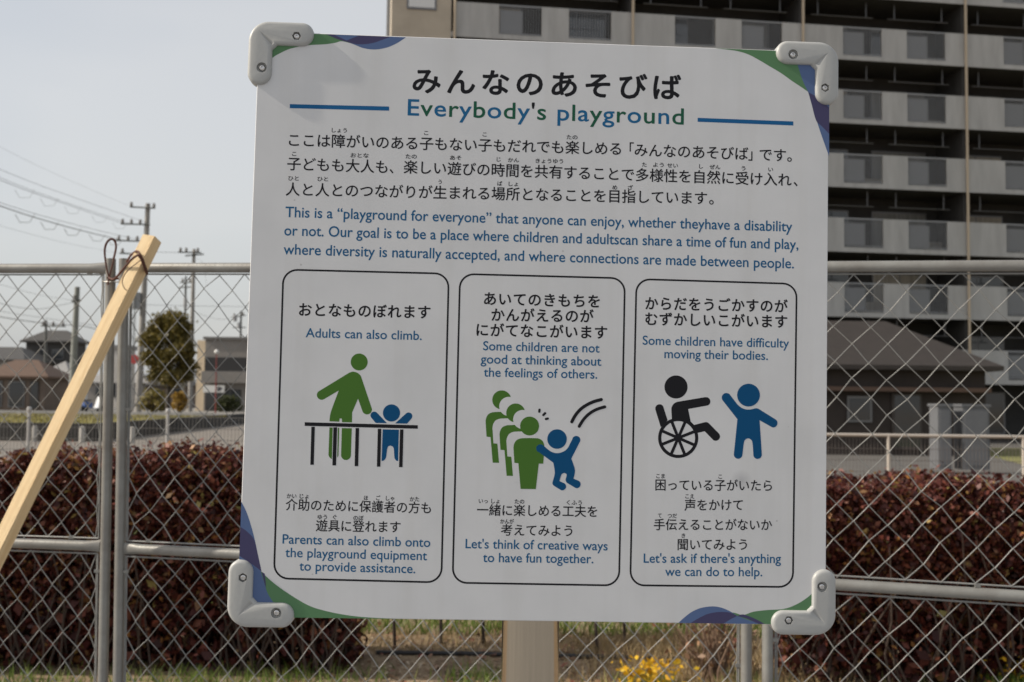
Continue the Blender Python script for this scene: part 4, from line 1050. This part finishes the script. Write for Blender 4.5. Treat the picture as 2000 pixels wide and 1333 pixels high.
pole('thin dark pole hidden behind the round tree', 363, 540, 358, 92, .10, ((352, 376, 552, 552, (.2, .8)), (350, 374, 562, 561, ())), ((358, 366, 583, 600),), m=PDRK)
pole('lone dark steel pole in front of the dark grey house', 151, 561, 139, 62, .17, ((140, 158, 589, 587, (.3,)),), m=mat('pole_two_tone', (.20, .21, .20), rough=.6, var=.2, vscale=1))
pole('short slim pole before the dark grey house', 90, 626, 87, 80, .10, ((80, 128, 637, 638, (.1, .5, .9)),), m=PDRK)
pole('small far pole with twin boxes, close to the board edge', 471, 608, 467, 108, .11, ((452, 480, 620, 616, (.2, .8)), (455, 480, 640, 640, (.5,))), ((455, 463, 617, 628), (463, 470, 632, 642)), m=PDRK)
pole('thin red pole with white lamp head before the grey shop', 423, 692, 421, 72, .04, (), m=mat('pole_red', (.22, .04, .035), rough=.5), name='lamp_post', cat='lamp post')
# lattice mast and round red sign
g = atY(253, 800, 70); r = empty('lattice_mast', (g.x, 70, LH)); tag(r, 'slim dark lattice mast beside the right-hand fence post', 'mast')
m_ = MB(); tz = 7.6
for sx, sy in ((-.13, -.13), (.13, -.13), (.13, .13), (-.13, .13)): m_.tube([(sx, sy, 0), (sx, sy, tz)], .025, 5)
for i in range(22):
    z = i*tz/22; s = 1 if i % 2 else -1
    m_.tube([(-.13*s, -.13, z), (.13*s, -.13, z+tz/22)], .014, 4); m_.tube([(-.13, -.13*s, z), (-.13, .13*s, z+tz/22)], .014, 4)
m_.build('frame', PDRK, r)
g = atY(262, 702, 68); r = empty('round_sign', (g.x, 68, LH)); tag(r, 'round red sign on a slim pole right of the fence post', 'road sign')
m_ = MB(); m_.tube([(0, .03, 0), (0, .03, g.z-LH+.3)], .035, 8); m_.build('pole', PCON, r)
m_ = MB(); m_.lathe([(.30, -.01), (.30, .01)], 24, Matrix.Translation((0, -.03, g.z-LH)) @ Matrix.Rotation(rad(90), 4, 'X')); m_.build('disc', mat('sign_red', (.42, .06, .06), rough=.5), r)
# power lines
WIRE = mat('cable_black', (.10, .10, .10), rough=.6)
def line(pts, r, label, nm='power_line', hang=0):
    m_ = MB(); q = cpath([at(x, y, z) for x, y, z in pts], 10); m_.tube(q, r, 5)
    for i in range(hang):
        p = q[int((i+.5)*len(q)/hang)]; s = .5
        m_.tube([p+Vector((-s, 0, 0)), p+Vector((-s*.5, 0, -.42)), p+Vector((s*.5, 0, -.42)), p+Vector((s, 0, 0))], r*.6, 4)
    tag(m_.build(nm, WIRE, smooth=True), label, 'power line', 'overhead lines of the left-hand sky')
line([(292, 437, 73), (150, 388, 62), (0, 331, 52), (-300, 190, 40)], .010, 'upper thin line from the second crossarm to the left edge')
line([(254, 437, 73), (130, 396, 62), (0, 347, 52), (-300, 215, 40)], .010, 'middle line from the second crossarm, just above the looped cable')
line([(240, 437, 73), (130, 399.5, 62), (0, 352, 52), (-300, 222, 40)], .014, 'looped cable under the second crossarm lines', hang=8)
line([(268, 468, 73), (150, 440, 62), (0, 396, 52), (-300, 280, 40)], .012, 'line above the thick cable of the third crossarm')
line([(230, 468, 73), (130, 443, 62), (0, 402.5, 52), (-300, 290, 40)], .026, 'thickest looped cable, running from the third crossarm to the left edge', hang=8)
line([(258, 405, 73), (130, 350, 62), (0, 287, 52), (-300, 120, 40)], .005, 'faint topmost wire from the top crossarm')
line([(236, 496, 73), (120, 473, 62), (0, 441, 52), (-300, 350, 40)], .006, 'faint wire from the lowest crossarm')
line([(150, 588, 62), (80, 577, 60), (0, 556, 56), (-200, 500, 50)], .008, 'thin cable at the top of the lone dark pole')
line([(150, 590, 62), (125, 595, 61), (72, 604, 60), (0, 593, 58), (-200, 540, 52)], .012, 'sagging cable of the lone dark pole with a dark sleeve')
line([(215, 652, 66), (165, 638, 64), (90, 632, 62), (0, 619, 58), (-200, 580, 52)], .022, 'thick low cable above the dark grey house')
line([(215, 640, 66), (90, 622, 62), (0, 608, 58), (-200, 570, 52)], .010, 'thin low cable just above the thick low one')
line([(379, 493, 78), (340, 493.5, 76), (300, 492, 74), (282, 488, 73)], .014, 'short line between the tall pole and the pale pole')
line([(285, 596, 73), (380, 598, 78), (520, 600, 90)], .012, 'level cable crossing the pale pole towards the board')
line([(385, 612, 78), (430, 624, 90), (475, 619, 108)], .012, 'sagging cable from pale pole to the small far pole')
line([(377, 505, 78), (395, 512, 74), (404, 560, 70)], .008, 'drop wire hanging right of the pale pole')

# small street things
g = atY(180, 800, 66); r = empty('motor_scooter', (g.x, 66, LH), rad(65)); tag(r, 'small blue and white motor scooter parked beyond the stake', 'scooter')
SCW = mat('scooter_white', (.6, .62, .65), rough=.3); SCB = mat('scooter_blue', (.06, .12, .32), rough=.3); TYR = mat('tyre', (.02, .02, .02), rough=.8)
for x in (-.6, .6):
    m_ = MB(); m_.lathe([(.12, -.05), (.24, -.06), (.27, 0), (.24, .06), (.12, .05)], 18, Matrix.Translation((x, 0, .27)) @ Matrix.Rotation(rad(90), 4, 'X')); m_.build('wheel', TYR, r, smooth=True)
m_ = MB(); m_.add([(-.75, -.14, .35), (-.1, -.14, .3), (-.1, -.14, .62), (-.7, -.14, .72), (-.75, .14, .35), (-.1, .14, .3), (-.1, .14, .62), (-.7, .14, .72)], [(0, 1, 2, 3), (7, 6, 5, 4), (0, 4, 5, 1), (1, 5, 6, 2), (2, 6, 7, 3), (3, 7, 4, 0)]); m_.build('body', SCB, r)
m_ = MB(); m_.add([(.3, -.18, .3), (.42, -.2, .3), (.62, -.12, .95), (.52, -.12, 1.0), (.3, .18, .3), (.42, .2, .3), (.62, .12, .95), (.52, .12, 1.0)], [(0, 1, 2, 3), (7, 6, 5, 4), (0, 4, 5, 1), (1, 5, 6, 2), (2, 6, 7, 3), (3, 7, 4, 0)]); m_.box2((-.1, -.13, .26), (.3, .13, .31)); m_.build('leg_shield', SCW, r)
m_ = MB(); m_.tube([(.5, -.33, 1.02), (.57, 0, 1.0), (.5, .33, 1.02)], .02, 6); m_.build('handlebar', TYR, r)
m_ = MB(); m_.box2((-.7, -.12, .725), (-.12, .12, .80)); m_.build('seat', TYR, r)
m_ = MB(); m_.box2((-.95, -.2, .81), (-.6, .2, 1.15)); m_.build('top_box', SCW, r)
# lamp head of the red lamp post
for o in COL.objects:
    if o.name.startswith('lamp_post'):
        tp = atY(423, 692, 72); m_ = MB(); m_.lathe([(.02, 0), (.13, .05), (.15, .16), (.1, .26), (.02, .3)], 14, Matrix.Translation(tp-Vector(o.location))); m_.build('lamp_head', mat('lamp_white', (.7, .7, .68), rough=.4), o, smooth=True)
# kerb along the street on the raised lot
mb = MB(); mb.box2((-70, 60.0, LH), (-16.6, 60.25, LH+.16))
o = mb.build('kerb', mat('kerb_concrete', (.38, .37, .35), rough=.85, var=.1, vscale=1)); struct(o)
